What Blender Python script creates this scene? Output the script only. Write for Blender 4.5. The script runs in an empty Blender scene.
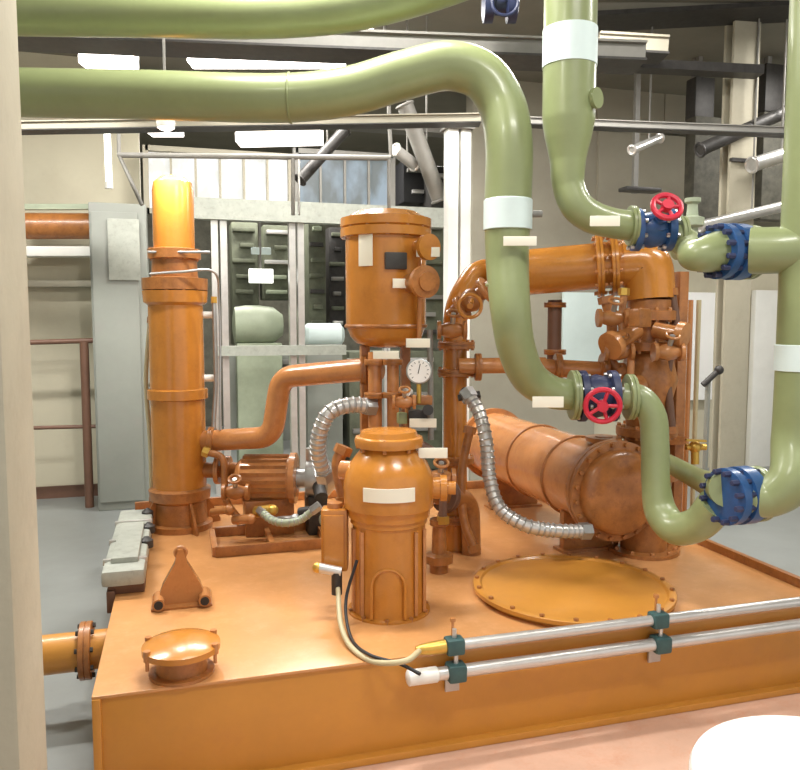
import bpy, bmesh, math, random
from mathutils import Vector, Matrix
random.seed(4)
SC = bpy.context.scene
COL = SC.collection
V = Vector
R = math.radians
# ------------------------------------------------------------------ camera
F = 756.0; CX, CY = 400.0, 385.0
YAW, PITCH = R(16.2), R(4.763)
EYE = V((0, 0, 1.75))
cp, sp, cy_, sy_ = math.cos(PITCH), math.sin(PITCH), math.cos(YAW), math.sin(YAW)
FWD = V((sy_*cp, cy_*cp, -sp)); UPV = V((sy_*sp, cy_*sp, cp)); RGT = V((cy_, -sy_, 0))
def ray(px, py): return FWD + RGT*((px-CX)/F) - UPV*((py-CY)/F)
def D(px, py, d): return EYE + ray(px, py)*d                  # point seen at a pixel, at depth d
def on(px, py, Z):
    r = ray(px, py); return EYE + r*((Z-EYE.z)/r.z)
def at(px, py, Y):
    r = ray(px, py); return EYE + r*(Y/r.y)
def up(px, yref, d, py):
    """point straight above or below D(px, yref, d) in the world, at the height seen on row py"""
    b = D(px, yref, d)-EYE; k = (CY-py)/F; h = V((b.x, b.y, 0))
    z = (k*h.dot(FWD)-h.dot(UPV))/(UPV.z-k*FWD.z)
    return EYE+V((b.x, b.y, z))
cd = bpy.data.cameras.new('camera'); cam = bpy.data.objects.new('camera', cd); COL.objects.link(cam)
cam.location = EYE; cam.rotation_euler = (math.pi/2-PITCH, 0, -YAW)
cd.sensor_width = 36; cd.lens = F/800*36; cd.clip_start = .05
SC.camera = cam

# ------------------------------------------------------------------ materials
def srgb(c):
    return tuple(((x/255)/12.92 if x/255 <= .04045 else ((x/255+.055)/1.055)**2.4) for x in c)+(1,)
def mat(name, c, rough=.5, metal=0, var=.12, scale=6, dirt_or_sheen=None, dirt_or_sheen_amt=.0, bump=.0, coat=0, bscale=40):
    m = bpy.data.materials.new(name); m.use_nodes = True; nt = m.node_tree; n = nt.nodes; l = nt.links
    b = n['Principled BSDF']; b.inputs['Roughness'].default_value = rough; b.inputs['Metallic'].default_value = metal
    b.inputs['Coat Weight'].default_value = coat; b.inputs['Coat Roughness'].default_value = .15
    tc = n.new('ShaderNodeTexCoord'); nz = n.new('ShaderNodeTexNoise')
    nz.inputs['Scale'].default_value = scale; nz.inputs['Detail'].default_value = 6; nz.inputs['Roughness'].default_value = .65
    l.new(tc.outputs['Object'], nz.inputs['Vector'])
    rp = n.new('ShaderNodeValToRGB'); C = srgb(c)
    rp.color_ramp.elements[0].position = .3; rp.color_ramp.elements[1].position = .72
    rp.color_ramp.elements[0].color = tuple(x*(1-var) for x in C[:3])+(1,)
    rp.color_ramp.elements[1].color = tuple(min(1, x*(1+var)) for x in C[:3])+(1,)
    l.new(nz.outputs['Fac'], rp.inputs['Fac']); out = rp.outputs['Color']
    if dirt_or_sheen:
        n2 = n.new('ShaderNodeTexNoise'); n2.inputs['Scale'].default_value = scale*2.3; n2.inputs['Detail'].default_value = 9
        n2.inputs['Roughness'].default_value = .75
        l.new(tc.outputs['Object'], n2.inputs['Vector'])
        r2 = n.new('ShaderNodeValToRGB'); r2.color_ramp.elements[0].position = .5; r2.color_ramp.elements[1].position = .78
        r2.color_ramp.elements[1].color = (dirt_or_sheen_amt,)*3+(1,)
        r2.color_ramp.elements[0].color = (0, 0, 0, 1)
        l.new(n2.outputs['Fac'], r2.inputs['Fac'])
        mx = n.new('ShaderNodeMix'); mx.data_type = 'RGBA'
        l.new(r2.outputs['Color'], mx.inputs[0]); l.new(out, mx.inputs[6]); mx.inputs[7].default_value = srgb(dirt_or_sheen)
        out = mx.outputs[2]
    l.new(out, b.inputs['Base Color'])
    if bump:
        n3 = n.new('ShaderNodeTexNoise'); n3.inputs['Scale'].default_value = bscale; l.new(tc.outputs['Object'], n3.inputs['Vector'])
        bp = n.new('ShaderNodeBump'); bp.inputs['Strength'].default_value = bump; bp.inputs['Distance'].default_value = .01
        l.new(n3.outputs['Fac'], bp.inputs['Height']); l.new(bp.outputs['Normal'], b.inputs['Normal'])
    return m
def emis(name, c, s):
    m = bpy.data.materials.new(name); m.use_nodes = True; b = m.node_tree.nodes['Principled BSDF']
    b.inputs['Base Color'].default_value = srgb(c); b.inputs['Emission Color'].default_value = srgb(c)
    b.inputs['Emission Strength'].default_value = s
    return m
M = dict(
 orange=mat('orange_paint', (192, 126, 50), .24, var=.10, scale=5, dirt_or_sheen=(140, 82, 40), dirt_or_sheen_amt=.35, coat=.3, bump=.05),
 tank=mat('tank_paint', (194, 134, 52), .42, var=.08, scale=3, dirt_or_sheen=(176, 112, 60), dirt_or_sheen_amt=.35, coat=.2),
 tanktop=mat('tank_top_sheen', (202, 146, 92), .27, var=.10, scale=4, dirt_or_sheen=(226, 170, 120), dirt_or_sheen_amt=.5, coat=.3, bump=.06, bscale=14),  # pinkish sheen of the glossy top put into base and patch colours
 rust=mat('old_orange_paint', (164, 106, 54), .36, var=.25, scale=9, dirt_or_sheen=(90, 50, 30), dirt_or_sheen_amt=.7, coat=.2, bump=.15),
 hx=mat('exchanger_paint', (186, 126, 74), .27, var=.15, scale=5, dirt_or_sheen=(140, 70, 40), dirt_or_sheen_amt=.5, coat=.3),
 green=mat('green_paint', (136, 146, 102), .36, var=.07, scale=4, dirt_or_sheen=(120, 130, 84), dirt_or_sheen_amt=.3, coat=.25),
 band=mat('pale_band', (212, 228, 226), .5, var=.03),
 label=mat('label_plate', (240, 236, 218), .5, var=.02),
 blue=mat('blue_paint', (38, 78, 128), .4, var=.2, scale=14, coat=.2),
 navy=mat('dark_blue_paint', (44, 52, 84), .45, var=.2, scale=14),
 red=mat('red_paint', (204, 42, 66), .4, var=.12, scale=12),
 steel=mat('galvanised_steel', (176, 178, 178), .35, metal=.75, var=.12, scale=20),
 alu=mat('brushed_aluminium', (206, 204, 200), .3, metal=.6, var=.08, scale=12),
 dark=mat('dark_metal', (62, 60, 58), .5, metal=.3, var=.25, scale=20),
 teal=mat('dark_teal_clamp', (52, 84, 84), .5, var=.2, scale=20),
 brass=mat('brass', (206, 168, 82), .35, metal=.7, var=.1),
 brown=mat('brown_paint', (110, 80, 64), .5, var=.15),
 wall=mat('cream_wall', (196, 190, 168), .8, var=.05, scale=1.2, dirt_or_sheen=(170, 160, 140), dirt_or_sheen_amt=.3),
 panel=mat('grey_beige_panel', (160, 155, 139), .8, var=.07, scale=2, dirt_or_sheen=(150, 142, 120), dirt_or_sheen_amt=.3),
 ceil=mat('grey_ceiling', (128, 124, 112), .85, var=.12, scale=1.5),
 floor=mat('grey_floor', (138, 142, 140), .38, var=.10, scale=1.3, dirt_or_sheen=(130, 130, 126), dirt_or_sheen_amt=.4),
 reflect_pad=mat('floor_orange_reflection', (204, 166, 144), .4, var=.10, scale=5, dirt_or_sheen=(196, 130, 96), dirt_or_sheen_amt=.6),  # orange reflection of the tank put into the floor colour
 conc=mat('concrete', (176, 170, 150), .8, var=.07, scale=3, dirt_or_sheen=(150, 140, 124), dirt_or_sheen_amt=.4, bump=.1),
 cab=mat('grey_green_steel', (140, 144, 136), .5, var=.07, scale=3, dirt_or_sheen=(150, 140, 140), dirt_or_sheen_amt=.3),
 white=mat('white_paint', (226, 226, 220), .45, var=.04),
 whiteplastic=mat('white_plastic', (252, 252, 250), .35, var=.01),
 void=mat('dark_void', (104, 102, 90), .9, var=.35, scale=5),
 mach=mat('pale_green_machine', (160, 170, 146), .5, var=.12, scale=8),
 recess_dark=mat('recess_darkening', (74, 72, 62), .7, var=.45, scale=12),
 mach2=mat('dark_green_machine', (96, 100, 82), .6, var=.3, scale=8),
 grey=mat('mid_grey_paint', (132, 130, 124), .5, var=.1, scale=8),
 pale=mat('pale_grey_paint', (168, 172, 162), .5, var=.12, scale=9, dirt_or_sheen=(120, 118, 108), dirt_or_sheen_amt=.6),
 black=mat('black_rubber', (34, 34, 36), .5, var=.1),
)
M['cable'] = mat('pale_cable', (188, 176, 140), .5, var=.05)
M['face'] = mat('gauge_face', (244, 242, 238), .4, var=.01)
M['lamp'] = emis('fluorescent_lamp', (255, 250, 244), 9)
def skym(name, c0, c1, s0, scale):
    m = emis(name, c1, s0); nt = m.node_tree; n = nt.nodes; l = nt.links; b = n['Principled BSDF']
    b.inputs['Base Color'].default_value = (.05, .05, .05, 1)
    tc = n.new('ShaderNodeTexCoord'); mp_ = n.new('ShaderNodeMapping'); mp_.inputs['Scale'].default_value = (scale, scale, scale*.6)
    nz = n.new('ShaderNodeTexNoise'); nz.inputs['Scale'].default_value = 1; nz.inputs['Detail'].default_value = 4
    rp = n.new('ShaderNodeValToRGB'); rp.color_ramp.elements[0].position = .38; rp.color_ramp.elements[1].position = .6
    rp.color_ramp.elements[0].color = srgb(c0); rp.color_ramp.elements[1].color = srgb(c1)
    l.new(tc.outputs['Object'], mp_.inputs[0]); l.new(mp_.outputs[0], nz.inputs['Vector']); l.new(nz.outputs['Fac'], rp.inputs['Fac']); l.new(rp.outputs['Color'], b.inputs['Emission Color'])
    return m
M['sky1'] = skym('bright_window', (214, 214, 206), (250, 248, 250), 1.2, 6)
M['sky2'] = skym('blue_window', (128, 140, 140), (176, 198, 214), .62, 4)
M['screen'] = emis('lit_sign', (250, 252, 246), 1.6)
M['glow'] = emis('lit_lampshade', (255, 246, 238), 4)

# ------------------------------------------------------------------ mesh builder
def frame(d):
    d = d.normalized(); a = V((0, 0, 1)) if abs(d.z) < .9 else V((1, 0, 0))
    x = a.cross(d).normalized(); return x, d.cross(x).normalized()
def spline(pts, rad, n=10):
    P = [V(p) for p in pts]; r = list(rad) if hasattr(rad, '__len__') else [rad]*len(P)
    out = []
    for i in range(len(P)-1):
        p0 = P[max(i-1, 0)]; p1 = P[i]; p2 = P[i+1]; p3 = P[min(i+2, len(P)-1)]
        # centripetal catmull-rom
        t0 = 0; t1 = t0+max((p1-p0).length, 1e-6)**.5; t2 = t1+(p2-p1).length**.5; t3 = t2+max((p3-p2).length, 1e-6)**.5
        for k in range(n):
            t = t1+(t2-t1)*k/n
            A1 = p0 if i == 0 else p0*((t1-t)/(t1-t0))+p1*((t-t0)/(t1-t0))
            if i == 0: A1 = p1
            A2 = p1*((t2-t)/(t2-t1))+p2*((t-t1)/(t2-t1))
            A3 = p2 if i == len(P)-2 else p2*((t3-t)/(t3-t2))+p3*((t-t2)/(t3-t2))
            B1 = A2 if i == 0 else A1*((t2-t)/(t2-t0))+A2*((t-t0)/(t2-t0))
            B2 = A2 if i == len(P)-2 else A2*((t3-t)/(t3-t1))+A3*((t-t1)/(t3-t1))
            out.append((B1*((t2-t)/(t2-t1))+B2*((t-t1)/(t2-t1)), r[i]+(r[i+1]-r[i])*k/n))
    out.append((P[-1], r[-1])); return out
def elbow(pts, r, br, n=8):
    """straight legs with rounded corners"""
    P = [V(p) for p in pts]; out = [(P[0], r)]
    for i in range(1, len(P)-1):
        a, b, c = P[i-1], P[i], P[i+1]
        u = (a-b).normalized(); w = (c-b).normalized()
        q = min(br, (a-b).length*.49, (c-b).length*.49)
        s, e = b+u*q, b+w*q
        for k in range(n+1):
            t = k/n; out.append((s*(1-t)**2+b*2*t*(1-t)+e*t*t, r))
    out.append((P[-1], r)); return out
class MB:
    def __init__(s): s.bm = bmesh.new()
    def _add(s, bm2, mtx=None):
        if mtx is not None: bm2.transform(mtx)
        me = bpy.data.meshes.new('tmp'); bm2.to_mesh(me); bm2.free(); s.bm.from_mesh(me); bpy.data.meshes.remove(me)
        return s
    def box(s, c, size, rz=0, bev=.0, rot=None):
        b = bmesh.new(); bmesh.ops.create_cube(b, size=1)
        bmesh.ops.scale(b, vec=V(size), verts=b.verts)
        if bev: bmesh.ops.bevel(b, geom=b.edges[:], offset=bev, segments=2, affect='EDGES', profile=.6)
        m = Matrix.Translation(V(c)) @ (rot.to_4x4() if rot is not None else Matrix.Rotation(rz, 4, 'Z'))
        return s._add(b, m)
    def beam(s, p0, p1, w, h, bev=0):
        p0, p1 = V(p0), V(p1); d = (p1-p0).normalized()
        up = V((0, 0, 1)) if abs(d.z) < .95 else V((0, 1, 0))
        x = d.cross(up).normalized(); z = x.cross(d).normalized()
        rot = Matrix((x, d, z)).transposed()
        return s.box((p0+p1)/2, (w, (p1-p0).length, h), rot=rot, bev=bev)
    def sweep(s, pr, seg=20, cap=True):
        b = s.bm; rings = []; x = None
        for i, (p, r) in enumerate(pr):
            t = (pr[min(i+1, len(pr)-1)][0]-pr[max(i-1, 0)][0]).normalized()
            if x is None: x, y = frame(t)
            else:
                x = (x-t*x.dot(t)).normalized(); y = t.cross(x)
            rings.append([b.verts.new(p+(x*math.cos(2*math.pi*k/seg)+y*math.sin(2*math.pi*k/seg))*r) for k in range(seg)])
        for a, c in zip(rings, rings[1:]):
            for k in range(seg): b.faces.new((a[k], a[(k+1) % seg], c[(k+1) % seg], c[k]))
        if cap: b.faces.new(rings[0][::-1]); b.faces.new(rings[-1])
        return s
    def tube(s, pts, r, seg=20, n=10): return s.sweep(spline(pts, r, n), seg)
    def cyl(s, p0, p1, r, r1=None, seg=28):
        p0, p1 = V(p0), V(p1); return s.sweep([(p0, r), (p1, r if r1 is None else r1)], seg)
    def lathe(s, p0, d, prof, seg=36):
        """prof: list of (along, radius); sharp steps allowed"""
        p0 = V(p0); d = V(d).normalized(); x, y = frame(d); b = s.bm; rings = []
        for a, r in prof:
            r = max(r, 1e-4)
            rings.append([b.verts.new(p0+d*a+(x*math.cos(2*math.pi*k/seg)+y*math.sin(2*math.pi*k/seg))*r) for k in range(seg)])
        for a, c in zip(rings, rings[1:]):
            for k in range(seg): b.faces.new((a[k], a[(k+1) % seg], c[(k+1) % seg], c[k]))
        b.faces.new(rings[0][::-1]); b.faces.new(rings[-1]); return s
    def torus(s, c, d, R_, r, seg=28, ts=8):
        c = V(c); x, y = frame(V(d)); dn = V(d).normalized(); b = s.bm; rings = []
        for i in range(seg):
            a = 2*math.pi*i/seg; u = x*math.cos(a)+y*math.sin(a)
            rings.append([b.verts.new(c+u*(R_+r*math.cos(2*math.pi*k/ts))+dn*r*math.sin(2*math.pi*k/ts)) for k in range(ts)])
        for i in range(seg):
            a, q = rings[i], rings[(i+1) % seg]
            for k in range(ts): b.faces.new((a[k], a[(k+1) % ts], q[(k+1) % ts], q[k]))
        return s
    def ball(s, c, r, sc=(1, 1, 1)):
        b = bmesh.new(); bmesh.ops.create_uvsphere(b, u_segments=20, v_segments=12, radius=r); bmesh.ops.scale(b, vec=V(sc), verts=b.verts)
        return s._add(b, Matrix.Translation(V(c)))
    def prism(s, poly, thick):
        """poly: world points of a planar outline, thick: extrusion vector"""
        b = s.bm; a = [b.verts.new(V(p)) for p in poly]; c = [b.verts.new(V(p)+V(thick)) for p in poly]
        b.faces.new(a[::-1]); b.faces.new(c)
        for i in range(len(a)): b.faces.new((a[i], a[(i+1) % len(a)], c[(i+1) % len(a)], c[i]))
        return s
    def build(s, name, m, parent=None, angle=38):
        b = s.bm; bmesh.ops.recalc_face_normals(b, faces=b.faces)
        me = bpy.data.meshes.new(name)
        if parent is not None: off = V(parent['_o'])
        else:
            xs = [v.co.x for v in b.verts]; ys = [v.co.y for v in b.verts]; zs = [v.co.z for v in b.verts]
            off = V(((min(xs)+max(xs))/2, (min(ys)+max(ys))/2, min(zs)))
        bmesh.ops.translate(b, verts=b.verts, vec=-off); b.to_mesh(me); b.free()
        me.materials.append(M[m] if isinstance(m, str) else m)
        me.polygons.foreach_set('use_smooth', [True]*len(me.polygons)); me.set_sharp_from_angle(angle=R(angle))
        o = bpy.data.objects.new(name, me); COL.objects.link(o)
        if parent is not None: o.parent = parent
        else: o.location = off
        o['_o'] = list(off); ALL.append(o); return o
ALL = []
def thing(name, label, cat, loc, group=None):
    o = bpy.data.objects.new(name, None); COL.objects.link(o); o.location = V(loc); o.empty_display_size = .1
    o['label'] = label; o['category'] = cat; o['_o'] = list(V(loc)); ALL.append(o)
    if group: o['group'] = group
    return o
def tag(o, label, cat, group=None, kind=None):
    o['label'] = label; o['category'] = cat
    if group: o['group'] = group
    if kind: o['kind'] = kind
    return o
def struct(mb, name, m, label=None):
    o = mb.build(name, m); o['kind'] = 'structure'
    if label: o['label'] = label
    return o
def flange(mb, c, d, r, t=.03):
    c = V(c); d = V(d).normalized()
    mb.lathe(c-d*t/2, d, [(0, r*.97), (.003, r), (t*.44, r), (t*.46, r*.96), (t*.54, r*.96), (t*.56, r), (t-.003, r), (t, r*.97)])
def bolts(c, d, r, n, br, t, m, parent, name='bolt'):
    L = ALL[-1]
    if L.parent == parent and L != parent: parent = L
    elif L.parent is not None and L.parent.parent == parent: parent = L.parent
    c = V(c); d = V(d).normalized(); x, y = frame(d)
    for k in range(n):
        a = 2*math.pi*(k+.5)/n; p = c+(x*math.cos(a)+y*math.sin(a))*r
        MB().lathe(p-d*t/2, d, [(0, br*.9), (.002, br), (t-.002, br), (t, br*.9)], seg=6).build(name, m, parent)
def plate(c, w, h, parent, m='label', nrm=None, t=.006, name='label_plate', slant=0):
    """thin plate turned to a real facing direction (default: straight out of the front of the skid)"""
    n = V(nrm).normalized() if nrm is not None else V((-.12, -1, 0)).normalized()
    x = V((0, 0, 1)).cross(n).normalized(); z = n.cross(x)
    rot = Matrix((x, n, z)).transposed() @ Matrix.Rotation(slant, 3, 'Y')
    return MB().box(c, (w, t, h), rot=rot, bev=.0015).build(name, m, parent)
def px(p, d): return p*d/F       # pixels to metres at depth d
TO = V((-.28, -.96, 0))          # towards the viewer's side of the skid

# ================================================================== SETTING
TX0, TX1, TY0, TY1, TZ = -.33, 2.97, 2.77, 5.55, .43
struct(MB().box((2, 4.5, -.05), (16, 17, .1)), 'floor', 'floor')
ZC = 4.3
struct(MB().box((2, 5.5, ZC+.05), (16, 15, .1)), 'ceiling', 'ceil')
struct(MB().box((-6.05, 5.5, ZC/2), (.1, 15, ZC)), 'wall_left', 'wall')
struct(MB().box((10.05, 5.5, ZC/2), (.1, 15, ZC)), 'wall_right', 'wall')
struct(MB().box((2, 13.05, ZC/2), (16, .1, ZC)), 'wall_far', 'void')
xl = at(146, 400, 8.1).x
struct(MB().box(((-6+xl)/2, 8.2, ZC/2), (xl+6, .2, ZC)), 'wall_back', 'wall')
struct(MB().box(((-6+xl)/2, 8.09, .06), (xl+6, .02, .12)), 'baseboard_back', 'brown')
# lower and upper parts of the right part of the back wall (behind the pipework)
a0 = at(557, 300, 7.6).x
b1 = at(785, 400, 7.6).x+3
zt = at(600, 232, 7.6).z
struct(MB().box(((a0+b1)/2, 7.7, zt/2), (b1-a0, .2, zt)), 'wall_back_right', 'wall')
for i, (x0, y0, x1, y1, m) in enumerate([(597, 70, 665, 132, 'panel'), (664, 82, 686, 132, 'panel'), (597, 137, 688, 232, 'panel')]):
    p = at(x0, y1, 7.55); q = at(x1, y0, 7.55)
    o = MB().box(((p.x+q.x)/2, 7.6, (p.z+q.z)/2), (q.x-p.x, .12, q.z-p.z), bev=.01).build('wall_panel', m)
    tag(o, ['large grey-beige cladding panel above the long conduit', 'narrow cladding panel left of the dark recess by the column', 'lower grey-beige cladding panel beneath the long conduit'][i], 'panel')
xa_, xb_ = at(471, 300, 7.6).x, at(596, 300, 7.6).x
struct(MB().box(((xa_+xb_)/2, 7.68, ZC/2), (xb_-xa_, .2, ZC)), 'wall_back_middle', 'panel')
# thin floor sheet whose salmon colour stands for the tank's orange reflection
struct(MB().box(((TX0+TX1)/2+.02, 3.05, .012), (TX1-TX0+.06, 5.1, .024), bev=.004), 'trim_1', 'reflect_pad')
# foreground column
p = D(-1, 322, 1.75)
o = MB().box((p.x-.4, p.y+.2, ZC/2), (.8, .36, ZC), rz=0, bev=.012)
struct(o, 'trim_2', 'conc', 'concrete column at the left edge')
# grey column right
p0 = D(717, 322, 6.6); p1 = D(747, 322, 6.6); pc = (p0+p1)/2; w = (p1-p0).length
t = thing('steel_column', 'tall grey H-section steel column behind the blue flanges', 'column', (pc.x, pc.y, 0))
MB().box((pc.x, pc.y-.05, ZC/2), (w, .03, ZC), bev=.004).box((pc.x, pc.y+.05, ZC/2), (w, .03, ZC), bev=.004).box((pc.x, pc.y, ZC/2), (.03, .09, ZC)).build('column_section', 'conc', t)
MB().box((pc.x, pc.y-.07, D(735, 165, 6.6).z), (w*1.0, .04, .03)).build('band', 'dark', t)
MB().box((pc.x, pc.y, .02), (w*1.5, .34, .04)).build('base_plate', 'dark', t)
# white panel right of the column
p = at(757, 290, 7.45); q = at(783, 470, 7.45)
tag(MB().box(((p.x+q.x)/2, 7.5, p.z/2), (q.x-p.x, .08, p.z), bev=.01).build('wall_board', 'white'), 'narrow white board standing right of the grey steel column', 'board')
p = at(686, 292, 7.45); q = at(716, 400, 7.45)
tag(MB().box(((p.x+q.x)/2, 7.52, (p.z+q.z)/2), (q.x-p.x, .05, p.z-q.z), bev=.01).build('wall_board', 'whiteplastic'), 'bright white board left of the grey steel column', 'board')
p = at(566, 292, 7.45); q = at(622, 380, 7.45)
tag(MB().box(((p.x+q.x)/2, 7.52, (p.z+q.z)/2), (q.x-p.x, .05, p.z-q.z), bev=.01).build('wall_board', 'band'), 'pale bluish board seen beneath the upper orange pipe', 'board')

# ceiling steel / trays ----------------------------------------------------
def traybeam(a, b, d, w, h, name, m, label, cat, d2=None, lips=True):
    P = D(a[0], a[1], d); Q = D(b[0], b[1], d2 or d)
    t = thing(name, label, cat, P)
    MB().beam(P, Q, w, h).build('web', m, t)
    if lips:
        u = V((0, 0, h/2)); k = MB(); MB().beam(P-u, Q-u, w*1.25, h*.14).build('lower_flange', 'dark', t); MB().beam(P+u, Q+u, w*1.25, h*.14).build('upper_flange', m, t)
    return t
traybeam((-120, 29), (640, 58), 4.6, .22, .10, 'cable_tray', 'grey', 'long pale grey cable tray running between the two green overhead pipes', 'cable tray')
traybeam((-100, 130), (480, 120), 5.6, .12, .06, 'cable_tray', 'panel', 'grey cable tray just under the lower green overhead pipe', 'cable tray')
traybeam((596, 46), (664, 50), 5.8, .2, .12, 'steel_beam', 'panel', 'short pale steel beam high right of the green riser', 'beam')
traybeam((596, 64), (760, 72), 6.2, .15, .07, 'steel_beam', 'dark', 'dark steel beam under the short pale beam', 'beam', lips=False)
t = traybeam((520, 122), (800, 133), 5.8, .1, .05, 'conduit_rail', 'grey', 'long grey horizontal conduit rail crossing in front of the steel column', 'conduit')
traybeam((560, 8), (900, -10), 6.2, .3, .25, 'steel_beam', 'ceil', 'heavy brown-grey ceiling beam at the upper right', 'beam')
traybeam((-100, 0), (520, 20), 7.2, .4, .25, 'steel_beam', 'grey', 'grey ceiling beam seen left above the cable tray', 'beam')
# dark duct zone above the windows
P = at(112, 96, 7.9); Q = at(700, 152, 7.9)
struct(MB().box(((P.x+Q.x)/2, 8.0, (P.z+Q.z)/2), (Q.x-P.x, .2, P.z-Q.z)), 'trim_3', 'grey')
# diagonal duct pieces & ducts upper mid
for i, (a, b, r, lab, m) in enumerate([((395, 150), (415, 165), .05, 'small grey duct stub hanging beside the post', 'alu'),
     ((700, 150), (790, 110), .055, 'dark slanted pipe above the conduit right of the column', 'dark'),
     ((752, 165), (800, 150), .06, 'pale slanted pipe behind the right green riser', 'alu'),
     ((632, 150), (660, 138), .035, 'short pale bracket pipe on the lower cladding panel', 'alu'),
     ((700, 226), (785, 206), .045, 'pale slanted pipe just above the upper blue flange', 'alu'),
     ((300, 180), (345, 130), .05, 'dark diagonal pipe above the blue window', 'dark'),
     ((405, 105), (440, 200), .07, 'grey duct dropping beside the white post', 'grey')]):
    A, B = D(*a, 6.3), D(*b, 6.5)
    tj = thing('duct_pipe', lab, 'pipe', A)
    MB().cyl(A, B, r).build('pipe', m, tj); MB().torus(A, B-A, r, .012).build('end_ring', m, tj); MB().torus(B, B-A, r, .012).build('end_ring', m, tj)
    c = A.lerp(B, .6); MB().cyl(c, V((c.x, c.y, ZC)), .008, seg=8).build('hanger_rod', 'grey', tj)
for i, (x, y, w, h, m) in enumerate([(640, 190, 40, 4, 'dark'), (700, 100, 22, 40, 'dark'), (770, 90, 24, 46, 'dark'), (771, 168, 34, 104, 'recess_dark'), (702, 172, 30, 104, 'recess_dark')]):  # the two tall boxes are added to darken the recess
    c = D(x, y, 7.3)
    tj = thing('junction_box', ['thin dark shelf on the lower cladding panel', 'dark box in the recess high left of the column', 'dark box high right of the column', 'tall added box darkening the recess right of the column above the blue flange', 'tall added box darkening the recess left of the column'][i], 'box', c)
    MB().box(c, (px(w, 7.3), .15, px(h, 7.3)), bev=.01).build('housing', m, tj)
    MB().beam(c+V((0, .09, -px(h, 7.3)/2)), V((c.x, c.y+.09, ZC)), .05, .04).build('mounting_rail', 'grey', tj)

# window wall (centre) -------------------------------------------------------
YW = 7.9
def rect(x0, y0, x1, y1, Y): 
    p = at(x0, y1, Y); q = at(x1, y0, Y); return V(((p.x+q.x)/2, Y, (p.z+q.z)/2)), q.x-p.x, q.z-p.z
for i, (x0, x1, m, nm) in enumerate([(147, 290, 'sky1', 1), (296, 392, 'sky2', 2)]):
    c, w, h = rect(x0, 157, x1, 211, YW)
    f = MB()
    for s in (-1, 1):
        f.box(c+V((s*w/2, 0, 0)), (.05, .08, h+.05)); f.box(c+V((0, 0, s*h/2)), (w, .08, .05))
    for k in range(1, 6 if i == 0 else 4):
        f.box(c+V((-w/2+w*k/(6 if i == 0 else 4), 0, 0)), (.022, .05, h))
    fr = struct(f, 'window_%d' % nm, 'panel' if i == 0 else 'grey')
    MB().box(c+V((0, .05, 0)), (w, .01, h)).build('pane', m, fr)
# far hall behind the partition: posts, rails
part_ = thing('glazed_partition', 'white framed glazed partition behind the orange vessels', 'partition', (at(300, 400, YW).x, YW, 0))
c, w, h = rect(190, 209, 445, 219, YW-.1); MB().box(c, (w, .12, h)).build('top_rail', 'pale', part_)
c, w, h = rect(214, 345, 345, 356, YW-.1); MB().box(c, (w, .12, h)).build('middle_rail', 'pale', part_)
for x0, x1 in ((212, 228), (289, 304), (383, 389)):
    p = at(x0, 300, YW-.05); q = at(x1, 300, YW-.05); zt = at(x0, 213, YW).z
    MB().box(((p.x+q.x)/2-(q.x-p.x)*.28, YW-.05, zt/2), ((q.x-p.x)*.42, .1, zt)).box(((p.x+q.x)/2+(q.x-p.x)*.28, YW-.05, zt/2), ((q.x-p.x)*.42, .1, zt)).build('post', 'alu', part_)
# machines beyond the partition
def rack(x0, y0, x1, y1, Y, m, label, kind):
    p = at(x0, y1, Y); q = at(x1, y0, Y)
    t = thing('machine_rack' if kind == 'rack' else 'machine', label, 'machine', ((p.x+q.x)/2, Y, 0))
    w = q.x-p.x
    MB().box(((p.x+q.x)/2, Y, p.z/2+q.z/2), (w, .5, q.z-p.z), bev=.02).build('cabinet', m, t)
    n = max(2, int((q.z-p.z)/.18))
    for k in range(n):
        MB().box(((p.x+q.x)/2+random.uniform(-.1, .1)*w, Y-.28, p.z+(q.z-p.z)*(k+.5)/n), (w*random.uniform(.4, .9), .08, .05), bev=.006).build('shelf_unit', random.choice(['dark', 'grey', 'mach2', 'mach', 'alu']), t)
    return t
rack(232, 225, 256, 345, 10.5, 'mach2', 'dark green machine seen through the left bay of the partition', 'rack')
rack(262, 228, 290, 300, 10.2, 'mach2', 'dark machine rack behind the small lit sign', 'rack')
rack(306, 224, 322, 330, 9.6, 'mach2', 'slim olive machine rack just right of the partition post', 'rack')
rack(326, 230, 342, 330, 10.1, 'dark', 'dark machine rack close beside the upper orange vessel', 'rack')
rack(425, 170, 440, 210, 9.5, 'dark', 'dark cabinet behind the white post', 'rack')
rack(398, 165, 423, 205, 9.8, 'black', 'black cabinet above the upper orange vessel', 'rack')
t = thing('lit_sign', 'small glowing white sign inside the glazed partition', 'sign', D(261, 276, 8.6))
c = D(261, 276, 8.6); MB().box(c, (px(24, 8.6), .06, px(14, 8.6)), bev=.01).build('sign_face', 'screen', t)
MB().beam(c+V((0, .03, 0)), c+V((0, .03, 1.2)), .02, .02).build('hanger', 'grey', t)
t = thing('lit_sign', 'dimmer white plate above the small glowing sign', 'sign', D(261, 251, 8.7))
MB().box(D(261, 251, 8.7), (px(20, 8.6), .04, px(7, 8.6)), bev=.01).build('sign_face', 'band', t)
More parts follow.
